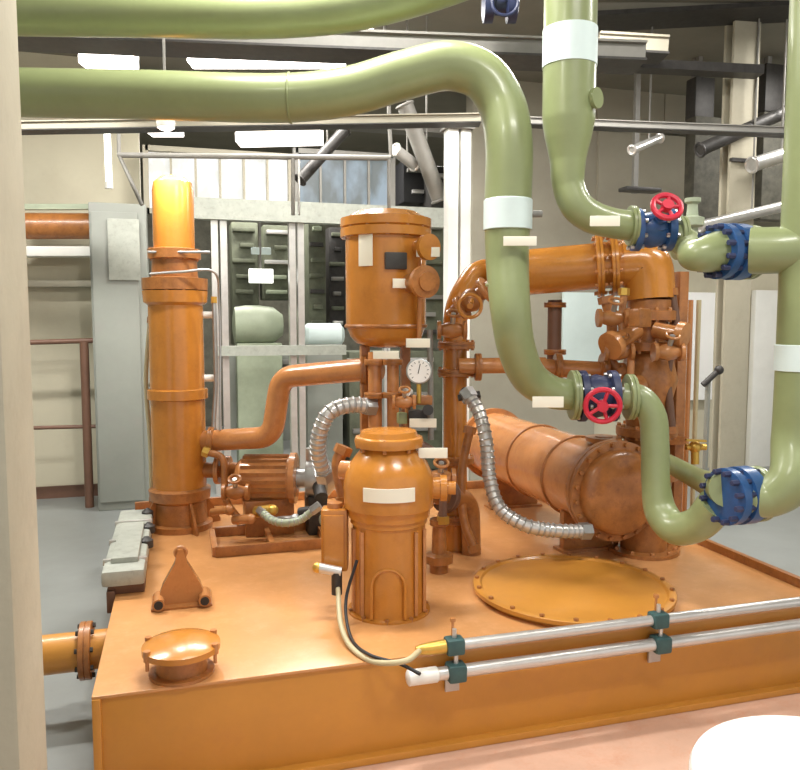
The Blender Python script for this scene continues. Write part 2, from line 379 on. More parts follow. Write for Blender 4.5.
# pale machine (rounded) behind
c = D(258, 325, 8.5); t = thing('blower', 'pale green round blower behind the partition under the lit sign', 'machine', (c.x, c.y, 0))
MB().lathe(c+V((-.28, 0, 0)), (1, 0, 0), [(0, .08), (.02, .2), (.15, .22), (.3, .22), (.45, .2), (.55, .12), (.56, .05)]).build('housing', 'mach', t)
MB().box((c.x, c.y, (c.z-.2)/2), (.5, .3, c.z-.2), bev=.02).build('pedestal', 'mach', t)
c = D(300, 335, 8.4); t = thing('blower', 'light grey cylinder machine behind the partition beside the upper vessel', 'machine', (c.x, c.y, 0))
MB().lathe(c+V((.05, 0, 0)), (1, 0, 0), [(0, .1), (.03, .13), (.4, .13), (.44, .08)]).build('housing', 'band', t)
MB().box((c.x+.25, c.y, (c.z-.1)/2), (.4, .3, c.z-.1), bev=.02).build('pedestal', 'cab', t)
rack(225, 352, 292, 440, 8.9, 'cab', 'grey cabinet standing low behind the partition, left bay', 'rack')
rack(300, 356, 345, 440, 9.0, 'mach2', 'dark cabinet standing low behind the partition, middle bay', 'rack')
rack(345, 350, 440, 470, 8.6, 'mach2', 'dark machine block behind the pressure gauge', 'rack')
rack(395, 222, 440, 340, 8.8, 'mach2', 'dark machine behind the two white tags of the upper vessel', 'rack')
# white post right of the upper vessel
p = D(456, 300, 6.4); zt = D(456, 134, 6.4).z
t = thing('white_post', 'tall white double post behind the vertical orange pipe', 'post', (p.x, p.y, 0))
MB().box((p.x-.05, p.y, zt/2), (.09, .12, zt), bev=.006).build('post_section', 'white', t)
MB().box((p.x+.06, p.y, zt/2), (.09, .12, zt), bev=.006).build('post_section', 'white', t)
MB().box((p.x, p.y, zt+.01), (.24, .2, .02)).build('cap_plate', 'grey', t)

# raised pipe guard frame in front of the windows
dF = 6.2
t = thing('guard_frame', 'grey tubular frame standing around the tall orange column', 'railing', D(250, 480, dF))
for (a, b, r) in [((118, 155), (391, 158), 5.5), ((119, 155), (142, 205), 4), ((293, 156), (293, 215), 4), ((299, 156), (299, 215), 2.4), ((389, 158), (389, 213), 4)]:
    MB().cyl(D(*a, dF), D(*b, dF), px(r/2, dF), seg=12).build('rail', 'grey' if r > 3 else 'alu', t)
for x in (391, 119):
    q = D(x, 156, dF-.2); MB().cyl(D(x, 156, dF), V((q.x, q.y+.2, ZC)), .016, seg=10).build('hanger_rod', 'grey', t)
t = thing('instrument_line', 'two thin silver instrument lines crossing the tall orange column', 'tube', D(208, 250, 4.6))
for y in (252, 272):
    MB().tube([D(150, y+2, 4.6), D(180, y, 4.55), D(214, y, 4.6), D(219, y+30, 4.7), D(220, 430, 4.75)] if y == 272 else [D(148, y, 4.6), D(210, y, 4.6)], .008, seg=8).build('line', 'steel', t)

# left background -------------------------------------------------------------
c, w, h = rect(99, 205, 146, 510, 7.45)
t = thing('steel_cabinet', 'tall narrow grey-green steel cabinet against the cream wall', 'cabinet', (c.x, 7.45, 0))
ztop = c.z+h/2
MB().box((c.x, 7.55, ztop/2), (w, .3, ztop), bev=.01).build('body', 'cab', t)
MB().box((c.x-w*.06, 7.385, ztop*.5), (w*.8, .03, ztop*.94), bev=.006).build('door', 'cab', t)
MB().box((c.x+w*.1, 7.36, at(120, 250, 7.4).z), (w*.55, .02, .55), bev=.004).build('door_window', 'pale', t)
# orange duct at the wall
A, B = at(20, 226, 7.75), at(100, 226, 7.75)
t = thing('wall_pipe', 'thick orange pipe fixed along the cream wall at the left', 'pipe', A)
MB().cyl(A, B, .12).build('pipe', 'rust', t); MB().beam(A+V((0, .1, -.2)), B+V((.5, .1, -.2)), .12, .05).build('bracket_rail', 'brown', t)
MB().beam(at(20, 207, 7.7), at(136, 207, 7.7), .06, .05).build('upper_rail', 'mach', t)
A, B = at(-40, 252, 7.8), at(100, 252, 7.8)
tag(MB().beam(A, B, .2, .09, bev=.004).build('wall_shelf', 'white'), 'white ledge on the cream wall under the thick orange pipe', 'ledge')
A, B = at(-40, 284, 8.0), at(100, 284, 8.0)
tag(MB().beam(A, B, .16, .06, bev=.004).build('wall_shelf', 'panel'), 'grey ledge on the cream wall above the brown railing', 'ledge')
t = thing('wall_railing', 'brown railing of two rails and a post before the cream wall', 'railing', at(88, 500, 7.6))
MB().cyl(at(-60, 345, 7.6), at(112, 340, 7.6), .024, seg=12).build('top_rail', 'brown', t)
MB().cyl(at(-60, 430, 7.6), at(112, 426, 7.6), .018, seg=12).build('middle_rail', 'brown', t)
q = at(84, 342, 7.6); MB().cyl((q.x, 7.6, 0), (q.x, 7.6, q.z), .04, seg=16).build('post', 'brown', t)
p = D(107, 130, 6.9); q = D(109, 182, 6.9)
t = thing('glow_pipe', 'upright white pipe with an added glow above the grey-green cabinet', 'lamp', q)
MB().cyl(p, q, .03).build('tube', 'screen', t); MB().cyl(q, q+V((0, 0, -.06)), .035).build('end_cap', 'white', t); MB().cyl(p, p+V((0, 0, .9)), .01).build('hanger', 'grey', t)  # white pipe brightened with emission

# lamps ---------------------------------------------------------------------------
def fluoro(A, B, w, h, label, m='lamp', s=True):
    t = thing('fluorescent_lamp', label, 'lamp', (A+B)/2)
    MB().beam(A+V((0, 0, h)), B+V((0, 0, h)), w*1.15, h*.8, bev=.004).build('housing', 'white', t)
    MB().beam(A, B, w, h, bev=.006).build('diffuser', m, t)
    for q in (A.lerp(B, .2), A.lerp(B, .8)):
        MB().cyl(q+V((0, 0, h)), V((q.x, q.y, ZC)), .008, seg=8).build('hanger', 'grey', t)
    return t
fluoro(D(190, 60, 5.2), D(345, 60, 5.2), .16, .07, 'long glowing fluorescent lamp between the two green overhead pipes')
fluoro(D(83, 62, 5.2), D(135, 62, 5.2), .16, .06, 'short fluorescent lamp above the lower green overhead pipe, far left')
fluoro(D(238, 140, 8.4), D(322, 138, 8.4), .3, .10, 'bright ceiling lamp behind the grey guard frame, wide one', 'glow')
fluoro(D(148, 128, 8.0), D(180, 128, 8.0), .3, .12, 'small bright ceiling lamp left of the wide one', 'glow')
def alight(loc, sx, sy, e, rot=(0, 0, 0), c=(1, .97, .92)):
    l = bpy.data.lights.new('area_lamp', 'AREA'); l.shape = 'RECTANGLE'; l.size = sx; l.size_y = sy; l.energy = e; l.color = c
    o = bpy.data.objects.new('area_lamp', l); COL.objects.link(o); o.location = loc; o.rotation_euler = rot
for x, y, e in ((-1.2, 1.2, 60), (1.6, 1.0, 60), (3.9, 2.2, 60), (.6, 3.4, 95), (2.6, 4.6, 80), (-1.5, 5.2, 130), (1.0, 6.4, 90), (5.8, 5.0, 80)):
    A = V((x-.6, y, ZC-.12)); B = V((x+.6, y, ZC-.12))
    fluoro(A, B, .2, .06, 'ceiling fluorescent lamp above the tank, out of the picture').__setitem__('group', 'ceiling lamps above the picture')
    alight((x, y, ZC-.17), 1.2, .22, e)
for x, y in ((1.5, 9.6), (4, 10), (.2, 10)): alight((x, y, ZC-.2), 1.4, .3, 90)  # added lights without fixtures, brightening the hall beyond the partition
q = D(166, 128, 4.45); t = thing('added_lamp', 'small added lamp head that brightens the top of the tall orange column', 'lamp', q)  # added fixture and light to whiten the top of the column
MB().lathe(q, (0, 0, 1), [(0, .05), (.03, .055), (.1, .04), (.11, .02)]).build('lamp_head', 'white', t)
MB().lathe(q-V((0, 0, .012)), (0, 0, 1), [(0, .03), (.012, .048)]).build('bulb', 'glow', t); MB().cyl(q+V((0, 0, .1)), V((q.x, q.y, ZC)), .008, seg=8).build('hanger', 'grey', t)
alight(q-V((0, 0, .03)), .1, .1, 26, rot=(R(18), 0, 0))

# ================================================================== TANK
t = thing('oil_tank', 'long low orange steel oil tank that carries all the machinery', 'tank', ((TX0+TX1)/2, (TY0+TY1)/2, .02))
cxm, cym = (TX0+TX1)/2, (TY0+TY1)/2
MB().box((cxm, cym, (TZ-.012+.024)/2), (TX1-TX0-.02, TY1-TY0-.02, TZ-.012-.024), bev=.006).build('body', 'tank', t)
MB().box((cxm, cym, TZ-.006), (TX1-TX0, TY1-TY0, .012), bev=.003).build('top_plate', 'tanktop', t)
MB().box((cxm, TY0-.005, .04), (TX1-TX0, .05, .03), bev=.004).build('base_rim', 'tank', t)
MB().beam((TX1-.02, TY0, TZ+.02), (TX1-.02, TY1, TZ+.02), .035, .05, bev=.004).build('side_lip', 'rust', t)
MB().beam((TX0, TY1-.02, TZ+.03), (TX1, TY1-.02, TZ+.03), .035, .06, bev=.004).build('rear_lip', 'rust', t)
for x in (TX0+.015,):
    MB().beam((x, TY0+.02, .03), (x, TY0+.02, TZ-.01), .03, .05, bev=.006).build('corner_bead', 'tank', t)
# manhole cover -------------------------------------------------------------
mc = on(572, 593, TZ); mr = px(97, 3.75)
t = thing('manhole_cover', 'large round orange bolted manhole cover on the tank top', 'cover', (mc.x, mc.y, TZ))
MB().lathe((mc.x, mc.y, TZ), (0, 0, 1), [(0, mr*.93), (.022, mr*.93), (.024, mr), (.042, mr), (.045, mr*.99), (.046, mr*.93), (.036, mr*.91), (.036, .0)], seg=64).build('cover_plate', 'tank', t)
bolts((mc.x, mc.y, TZ+.05), (0, 0, 1), mr*.965, 20, .011, .014, 'rust', t)
for s in (-1, 1):
    q = V((mc.x+s*.22, mc.y, TZ+.036)); 
# small filler cap front-left -------------------------------------------------------
fc = on(182, 672, TZ); fr_ = px(36, 2.95)
t = thing('filler_cap', 'small round orange lidded cap near the tank front corner', 'cap', (fc.x, fc.y, TZ))
MB().lathe((fc.x, fc.y, TZ), (0, 0, 1), [(0, fr_*.86), (.012, fr_*.86), (.014, fr_*.68), (.085, fr_*.66)], seg=32).build('neck', 'rust', t)
MB().lathe((fc.x, fc.y, TZ+.085), (0, 0, 1), [(0, fr_*.95), (.004, fr_*1.02), (.026, fr_*1.02), (.034, fr_*.9), (.05, fr_*.4), (.052, 0)], seg=32).build('lid', 'orange', t)
for s in (-1, 1):
    for k in (-.5, .5):
        a = s*math.pi/2+k; q = V((fc.x+math.sin(a)*fr_*.98, fc.y-math.cos(a)*fr_*.98, TZ+.05))
        MB().lathe(q, (0, 0, 1), [(0, .007), (.035, .007), (.036, .013), (.075, .013)], seg=10).build('swing_bolt', 'hx', t)
# bracket lump behind
bc = on(182, 606, TZ)
t = thing('lifting_bracket', 'pinkish orange peaked bracket with dark feet behind the small filler cap', 'bracket', (bc.x, bc.y, TZ))
w = px(26, 3.3)
MB().prism([(bc.x-w, bc.y, TZ+.012), (bc.x+w, bc.y, TZ+.012), (bc.x+w*.75, bc.y, TZ+.1), (bc.x+w*.25, bc.y, TZ+.2), (bc.x+w*.1, bc.y, TZ+.27), (bc.x-w*.12, bc.y, TZ+.27), (bc.x-w*.25, bc.y, TZ+.2), (bc.x-w*.75, bc.y, TZ+.1)], (0, .06, 0)).build('web_plate', 'hx', t)
MB().box((bc.x, bc.y+.06, TZ+.006), (w*2.4, .2, .012), bev=.002).build('foot_plate', 'rust', t)
MB().torus((bc.x, bc.y+.02, TZ+.25), (0, 1, 0), .024, .009).build('eye', 'hx', t)
for s in (-1, 1):
    MB().cyl((bc.x+s*w*.9, bc.y-.06, TZ+.035), (bc.x+s*w*.9, bc.y+.06, TZ+.035), .028, seg=16).build('pin_bush', 'hx', t)
    MB().cyl((bc.x+s*w*.9, bc.y-.064, TZ+.035), (bc.x+s*w*.9, bc.y-.055, TZ+.035), .02, seg=16).build('pin_end', 'black', t)
# grey actuator on the left edge
t = thing('gutter_housing', 'long pale grey box housing on dark feet along the tank left edge', 'housing', (-.28, 4.35, TZ))
MB().box((-.29, 4.4, TZ+.09), (.2, 1.25, .08), bev=.02).build('housing', 'pale', t)
MB().box((-.29, 4.25, TZ+.14), (.13, .7, .035), bev=.01).build('cover', 'pale', t)
for y in (3.95, 4.3, 4.7): MB().box((-.29, y, TZ+.125), (.21, .025, .03), bev=.003).build('clamp_strap', 'alu', t)
for y, x in ((4.55, -.2), (4.25, -.2), (4.9, -.22)): MB().lathe((x, y, TZ+.1), (0, 0, 1), [(0, .035), (.04, .035), (.045, .028), (.06, .01)], seg=18).build('knob', 'dark', t)
MB().box((-.28, 3.9, TZ+.025), (.17, .16, .05), bev=.006).build('foot', 'brown', t)
MB().box((-.28, 4.8, TZ+.025), (.17, .12, .05), bev=.006).build('foot', 'dark', t)
MB().box((TX0-.02, 3.9, TZ-.03), (.04, .2, .11), bev=.006).build('edge_bracket', 'brown', t)
# orange outlet stub left of the tank
A = V((TX0, 3.5, .30)); B = A+V((-.42, 0, 0))
t = thing('outlet_pipe', 'short orange outlet pipe leaving the tank left side toward the floor', 'pipe', (B.x, B.y, 0))
MB().cyl(A, B, .085).build('pipe', 'tank', t); f = MB(); flange(f, A+V((-.1, 0, 0)), (1, 0, 0), .125, .05); f.build('flange', 'rust', t)
bolts(A+V((-.1, 0, 0)), (1, 0, 0), .105, 8, .011, .075, 'dark', t)
MB().box((B.x+.07, B.y, .11), (.05, .14, .2), bev=.005).build('support', 'rust', t)

# ---------------------------------------------------------------- front conduits
yl, yu = TY0-.05, TY0-.03
zl = (at(412, 677, yl).z+at(800, 625, yl).z)/2; zu = (at(430, 648, yu).z+at(800, 602, yu).z)/2
xa, xb = at(412, 677, yl).x, at(428, 648, yu).x
tg = thing('conduit_pipe', 'lower silver conduit pipe along the tank front edge, white capped end', 'pipe', (xa, yl, zl))
MB().cyl((xa, yl, zl), (TX1+.6, yl, zl), .026).build('pipe', 'alu', tg); MB().lathe((xa-.02, yl, zl), (1, 0, 0), [(0, .024), (.005, .031), (.12, .031), (.125, .027)]).build('end_cap', 'white', tg)
tg = thing('conduit_pipe', 'upper silver conduit pipe along the tank front edge, fed by the cable', 'pipe', (xb, yu, zu))
MB().cyl((xb, yu, zu), (TX1+.6, yu, zu), .022).build('pipe', 'alu', tg); MB().lathe((xb-.05, yu, zu), (1, 0, 0), [(0, .014), (.02, .02), (.05, .024), (.12, .028), (.125, .024)]).build('end_fitting', 'brass', tg)
for i, xp in enumerate((456, 661)):
    xx = at(xp, 650 if i == 0 else 625, yl).x
    t = thing('pipe_clamp', ['dark teal clamp holding both conduits near their left end', 'dark teal clamp holding both conduits in front of the manhole cover'][i], 'clamp', (xx, TY0, TZ))
    MB().box((xx, yl, zl), (.075, .07, .07), bev=.012).build('clamp_block', 'teal', t)
    MB().box((xx, yu, zu), (.075, .065, .065), bev=.012).build('clamp_block', 'teal', t)
    MB().beam((xx, yl-.03, zl-.042), (xx, TY0+.02, zl-.042), .05, .012).build('carrier_bar', 'steel', t) if zl-.05 > TZ else MB().box((xx, TY0-.006, zl-.045), (.06, .012, .11), bev=.002).build('carrier_plate', 'steel', t)
    for q in ((yl, zl+.035), (yu, zu+.033)):
        MB().lathe((xx, q[0], q[1]), (0, 0, 1), [(0, .009), (.035, .009)], seg=6).build('bolt', 'alu', t)
    MB().lathe((xx+.0, yu+.02, zu+.03), (0, 0, 1), [(0, .006), (.06, .006), (.061, .012), (.075, .012)], seg=8).build('stud', 'hx', t)

# ================================================================== TALL LEFT COLUMN
dc = 4.9
B = on(181, 527, TZ); dc = (B-EYE).dot(FWD)
r = px(26, dc)
def zc(y): return D(180, y, dc).z
def cz(pairs, x0=None): return [(zc(y)-B.z, px(rr, dc)) for y, rr in pairs]
t = thing('filter_column', 'tall slim orange filter column standing at the left rear of the tank', 'column vessel', B)
MB().lathe(B, (0, 0, 1), cz([(527, 31), (521, 31), (520, 26), (500, 25), (497, 29), (487, 30), (485, 26)])).build('base', 'rust', t)
MB().lathe(B, (0, 0, 1), cz([(486, 26), (398, 26), (397, 29), (388, 29), (387, 26), (306, 26), (303, 30), (292, 31)])).build('lower_shell', 'orange', t)
MB().lathe(B, (0, 0, 1), cz([(292, 27), (291, 31), (280, 31), (279, 22), (262, 21), (261, 25), (252, 25), (251, 20)])).build('neck_flange', 'rust', t)
MB().lathe(B, (0, 0, 1), cz([(251, 19.5), (196, 19.5), (188, 18), (183, 12), (181, 3)])).build('upper_shell', 'orange', t)
bolts(V((B.x, B.y, zc(291))), (0, 0, 1), px(28.5, dc), 12, .012, .075, 'hx', t)
bolts(V((B.x, B.y, zc(257))), (0, 0, 1), px(23, dc), 8, .010, .07, 'hx', t)
for y in (310, 385, 430):
    q = D(152, y, dc-.02); MB().ball(q, .022).build('fitting', 'alu', t)
for y in (315, 378):
    q = D(211, y, dc-.02); MB().cyl(q-V((.05, 0, 0)), q+V((.02, 0, 0)), .022).build('fitting', 'white', t)
for a in (0, 1, 2, 3):
    an = a*math.pi/2+.4; u = V((math.cos(an), math.sin(an), 0))
    MB().prism([B+u*r*.9, B+u*r*1.6, B+u*r*1.6+V((0, 0, .02)), B+u*r*.95+V((0, 0, .22))], u.cross(V((0, 0, .015)))).build('gusset', 'rust', t)

# crossover pipe left column -> vessel stand
dp = dc-.25
t = thing('crossover_pipe', 'orange S-bent pipe from the tall column to the pressure gauge stand', 'pipe', D(250, 440, dp))
pp = elbow([D(204, 441, dc-.05), D(272, 437, dp), D(281, 377, dp-.05), D(380, 368, 4.3)], px(11, dp), .1)
MB().sweep(pp, 24).build('pipe', 'hx', t)
for (a, dd) in (((212, 441), dc-.08), ((364, 370), 4.32)):
    q = D(*a, dd); f = MB(); flange(f, q, RGT, px(15, dp), .035); f.build('flange', 'rust', t)
# ================================================================== PUMP UNIT (near centre)
mp = on(389, 609, TZ); dm = (mp-EYE).dot(FWD)
def zm(y): return EYE.z + (322-y)*dm/F
def pr(pairs): return [(zm(y)-TZ, px(rr, dm)) for y, rr in pairs]
t = thing('pump_motor', 'large domed orange vertical pump motor in the middle of the tank top', 'pump', mp)
MB().lathe(mp, (0, 0, 1), pr([(612, 41), (606, 41), (605, 37), (519, 36), (518, 38), (510, 38)])).build('lantern', 'orange', t)
MB().lathe(mp, (0, 0, 1), pr([(512, 40), (503, 41), (502, 44), (482, 45), (470, 43), (459, 38), (450, 31), (444, 26), (443, 25)])).build('motor_body', 'orange', t)
MB().lathe(mp, (0, 0, 1), pr([(444, 28), (443, 33), (437, 34), (434, 33), (433, 29), (428, 27), (427, 0)])).build('top_cap', 'orange', t)
bolts(V((mp.x, mp.y, zm(440))), (0, 0, 1), px(31, dm), 8, .009, .06, 'rust', t)
bolts(V((mp.x, mp.y, zm(608))), (0, 0, 1), px(39, dm), 10, .010, .04, 'rust', t)
# arched window in the lantern
q = mp+TO*px(36, dm); ww = px(16, dm)
ar = MB(); pts = [V((math.cos(math.pi*k/12)*ww, 0, math.sin(math.pi*k/12)*ww)) for k in range(13)]
base = V((q.x+.0, q.y, zm(572)))
xx = V((0, 0, 1)).cross(TO).normalized()*-1
path = [base+xx*ww+V((0, 0, zm(604)-zm(572)))]+[base+xx*p_.x+V((0, 0, p_.z)) for p_ in pts]+[base-xx*ww+V((0, 0, zm(604)-zm(572)))]
ar.sweep([(p_, .008) for p_ in path], 8).build('arch_trim', 'orange', t)
for s in (-1.9, -1.25, 1.25, 1.9):
    a = s*.62; u = V((math.sin(a), -math.cos(a), 0)); u = V((u.x*cy_+u.y*sy_, -u.x*sy_+u.y*cy_, 0))
    c0 = mp+u*px(37, dm)
    MB().beam(c0+V((0, 0, .02)), c0+V((0, 0, zm(522)-TZ)), .014, .03).build('rib', 'hx', t)
lb = D(335, 538, dm-.03)
MB().box(lb, (px(26, dm), .1, px(62, dm)), rz=-YAW, bev=.012).build('terminal_box', 'orange', t)
MB().box(lb+TO*.056+V((0, 0, .0)), (px(20, dm), .012, px(52, dm)), rz=-YAW, bev=.004).build('box_cover', 'orange', t)
MB().cyl(lb+V((0, 0, px(30, dm))), lb+V((0, 0, px(36, dm))), .035).build('box_gland', 'hx', t)
rl = px(46.5, dm); zlb = D(394, 494, dm-rl).z; a0_ = math.atan2(TO.x, TO.y)
arc = [V((mp.x+math.sin(a0_-.02+k_)*rl, mp.y+math.cos(a0_-.02+k_)*rl, 0)) for k_ in [(-.55+1.1*j_/12) for j_ in range(13)]]
inn = [V((mp.x+(p_.x-mp.x)*.97, mp.y+(p_.y-mp.y)*.97, 0)) for p_ in arc]
MB().prism([p_+V((0, 0, zlb-px(6.5, dm))) for p_ in arc+inn[::-1]], (0, 0, px(13, dm))).build('label_plate', 'label', t)
q = D(440, 488, dm-.05); MB().cyl(mp+V((0, 0, q.z-TZ)), q, .05).lathe(q-(q-mp).normalized()*0, RGT, [(0, .06), (.03, .06), (.035, .03), (.07, .03)]).build('side_nozzle', 'orange', t)
q = D(342, 470, dm); MB().cyl(mp+V((-.05, 0, q.z-TZ)), q, .045).build('side_nozzle', 'hx', t)
q = D(433, 453, dm-.12); plate(q, px(28, dm), px(10, dm), t, nrm=TO)
MB().beam(q+V((0, .01, 0)), q+V((-.02, .12, 0)), .012, .012).build('tag_bracket', 'dark', t)
# cable loop
t = thing('power_cable', 'pale cable looping from the pump terminal box to the front conduits', 'cable', D(345, 640, 3))
MB().tube([lb+V((0, -.02, -px(32, dm))), D(338, 590, dm-.14), D(341, 625, dm-.3), on(352, 648, TZ+.015), on(375, 662, TZ+.012), D(405, 661, 2.86), V((xb-.03, yu, zu))], .011, seg=12).build('cable', 'cable', t)
MB().tube([D(357, 560, dm-.17), D(346, 600, dm-.2), D(350, 635, dm-.33), on(370, 655, TZ+.03), on(400, 664, TZ+.02), on(420, 674, TZ-.0+.01)], .007, seg=10).build('thin_cable', 'black', t)
t = thing('cable_gland', 'small silver cable gland under the pump terminal box', 'gland', D(334, 572, dm-.1))
q = D(330, 572, dm-.12); MB().cyl(q-RGT*.05+V((0, 0, .02)), q+RGT*.05, .022).build('gland_body', 'alu', t); MB().cyl(q+RGT*.03, q+RGT*.03+V((0, 0, -.1)), .024).build('gland_nut', 'dark', t); MB().ball(q-RGT*.055+V((0, 0, .02)), .024).build('gland_tip', 'brass', t)

# ================================================================== UPPER VESSEL
dv = 4.3; vc = D(386, 330, dv); x_, y_ = vc.x, vc.y
def zv(y): return D(383, y, dv).z
t = thing('upper_vessel', 'glossy orange canister vessel raised above the pump on pipes', 'vessel', (x_, y_, zv(350)))
def pv(pairs): return [(zv(y)-zv(350), px(rr, dv)) for y, rr in pairs]
z0 = V((x_, y_, zv(350)))
MB().lathe(z0, (0, 0, 1), pv([(348, 3), (347, 18), (343, 30), (336, 36), (328, 39), (326, 40), (238, 40)])).build('shell', 'orange', t)
MB().lathe(z0, (0, 0, 1), pv([(240, 40), (239, 45), (231, 45), (230, 43), (229, 45), (221, 45), (220, 40), (214, 30), (213, 0)])).build('lid_flange', 'orange', t)
bolts(V((x_, y_, zv(230))), (0, 0, 1), px(42.5, dv), 14, .012, .11, 'rust', t)
MB().torus(V((x_, y_, zv(326))), (0, 0, 1), px(39.5, dv), .012).build('weld_band', 'rust', t)
q = V((x_, y_, zv(252)))+V((-.68, -.73, 0))*px(41, dv); plate(q, .085, px(34, dv), t, nrm=(-.68, -.73, 0), m='label')
q = V((x_, y_, zv(268)))+V((.05, -1, 0)).normalized()*px(41, dv)
MB().box(q+V((-.02, 0, .02)), (.12, .03, .09), bev=.006).build('name_plate', 'dark', t); plate(q+V((.0, -.02, -.1)), .085, .05, t, nrm=(.0, -1, 0))
n0 = V((x_, y_, zv(285)))
MB().cyl(n0+V((.05, -.1, 0)), n0+V((.11, -.36, 0)), .05).lathe(n0+V((.11, -.36, 0)), V((.06, -.26, 0)), [(-.01, .085), (.02, .085), (.025, .05), (.04, .05)]).build('nozzle', 'rust', t)
MB().cyl(n0+V((.1, -.1, .19)), n0+V((.16, -.27, .19)), .045).lathe(n0+V((.16, -.27, .19)), V((.06, -.2, 0)), [(-.01, .07), (.02, .07), (.022, .02)]).build('nozzle', 'orange', t)
q = D(420, 290, dv-.2); MB().tube([D(419, 240, dv-.1), q, D(419, 340, dv-.15)], .014, seg=10).build('sight_tube', 'hx', t)
for k, (xx2, yy2) in enumerate(((428, 252), (424, 282))):
    plate(D(xx2, yy2, dv-.26), px(22, dv), px(9, dv), t, nrm=TO); MB().cyl(D(xx2-6, yy2, dv-.25), D(xx2-10, yy2, dv-.15), .008, seg=8).build('tag_bracket', 'dark', t)
for s in (-1, 1):
    MB().beam((x_+s*.12, y_+.02, zv(345)), (x_+s*.12, y_+.02, TZ), .05, .05, bev=.004).build('support_leg', 'rust', t)
# stand pipes beneath vessel
t = thing('stand_pipe', 'twin orange stand pipes under the upper vessel behind the domed pump', 'pipe', (x_, y_, TZ))
for (xp, rr, dd) in ((375, 7, 4.15), (393, 6, 4.1)):
    a = D(xp, 352, dd); MB().cyl(a, (a.x, a.y, TZ), px(rr, dd)).build('pipe', 'hx', t)
    for y in (362, 395):
        f = MB(); q = D(xp, y, dd); flange(f, q, (0, 0, 1), px(rr+4, dd), .03); f.build('flange', 'rust', t)
plate(D(386, 355, 4.0), px(26, 4), px(8, 4), t, nrm=TO); MB().beam(D(386, 357, 4.01), D(386, 357, 4.12), .01, .01).build('tag_bracket', 'dark', t)
# gauge board
gc = D(419, 371, 3.95)
t = thing('pressure_gauge', 'round white-faced pressure gauge between stand pipes and vertical orange pipe', 'gauge', gc)
MB().lathe(gc, TO, [(-.03, .04), (-.028, px(13, 3.95)), (.006, px(13, 3.95)), (.01, px(12, 3.95)), (.01, px(11, 3.95))]).build('case', 'steel', t)
MB().lathe(gc, TO, [(.009, px(11.5, 3.95)), (.012, px(11.5, 3.95))]).build('face', 'face', t)
xg = V((0, 0, 1)).cross(TO).normalized()*-1
f = MB()
for k in range(11):
    a = R(-45+27*k); u = xg*math.cos(a)+V((0, 0, math.sin(a))); f.beam(gc+TO*.0128+u*.042, gc+TO*.0128+u*.052, .003, .003)
f.build('scale_marks', 'dark', t)
MB().beam(gc+TO*.0135-V((.005, 0, .012)), gc+TO*.0135+V((.006, 0, .038)), .004, .003).build('needle', 'dark', t)
MB().cyl(gc-TO*.01+V((0, 0, -.05)), gc-TO*.01+V((0, 0, -.17)), .012).build('stem', 'brass', t)
t = thing('gauge_manifold', 'cluster of small valves under the pressure gauge carrying white tags', 'manifold', D(415, 430, 3.95))
MB().tube([D(408, 385, 4.05), D(408, 440, 4.0)], .016).build('riser', 'rust', t); MB().tube([D(430, 330, 4.15), D(431, 440, 4.1)], .016).build('riser', 'grey', t)
MB().box(D(420, 400, 4.0), (.13, .06, .05), bev=.008, rz=-YAW).build('block', 'rust', t); MB().box(D(418, 415, 3.97), (.1, .07, .05), bev=.008, rz=-YAW).build('block', 'dark', t)
MB().cyl(D(409, 392, 3.98), D(407, 392, 3.9), .022).build('valve_knob', 'white', t)
MB().cyl(D(428, 410, 3.98), D(428, 410, 3.88), .028).build('valve_knob', 'dark', t)
MB().box(D(402, 418, 3.97), (.05, .05, .06), bev=.01).build('green_valve', 'green', t)
for (a, b, w_) in ((418, 343, 24), (423, 423, 27)):
    plate(D(a, b, 3.92), px(w_, 3.92), px(9, 3.92), t, nrm=TO); MB().beam(D(a, b+1, 3.93), D(a+6, b+1, 4.12), .008, .008).build('tag_bracket', 'dark', t)

# ================================================================== VERTICAL ORANGE PIPE + UPPER ORANGE PIPE
du = 4.35
t = thing('discharge_pipe', 'orange inverted-U pipe rising behind the green drop and crossing right', 'pipe', D(455, 560, du))
rp_ = px(12, du)
vb = D(456, 400, du)
MB().sweep(elbow([V((vb.x, vb.y, TZ)), D(455, 305, du), D(478, 270, du+.05), D(500, 272, du+.1)], rp_, .15), 24).build('riser', 'orange', t)
A_ = D(496, 275, du+.1); B_ = D(622, 264, du-.05)
dirn = (B_-A_).normalized()
MB().cyl(A_, B_, px(23, du)).build('cross_pipe', 'orange', t)
for k, y in enumerate((345, 372, 460, 520)):
    f = MB(); q = V((vb.x, vb.y, D(456, y, du).z)); flange(f, q, (0, 0, 1), rp_*1.55, .04); f.build('flange', 'rust', t); bolts(q, (0, 0, 1), rp_*1.33, 8, .009, .06, 'hx', t)
f = MB(); flange(f, A_, dirn, px(31, du), .05); f.build('flange', 'rust', t); bolts(A_, dirn, px(28, du), 12, .011, .08, 'hx', t)
for x in (600, 614):
    q = A_.lerp(B_, (x-496)/126); f = MB(); flange(f, q, dirn, px(31, du), .04); f.build('flange', 'orange', t); bolts(q, dirn, px(28, du), 12, .011, .07, 'hx', t)
# elbow housing going down
q0 = D(640, 262, du-.08)
MB().sweep(elbow([B_, D(648, 262, du-.08), D(650, 300, du-.08)], px(24, du), .16), 28).build('elbow', 'orange', t)
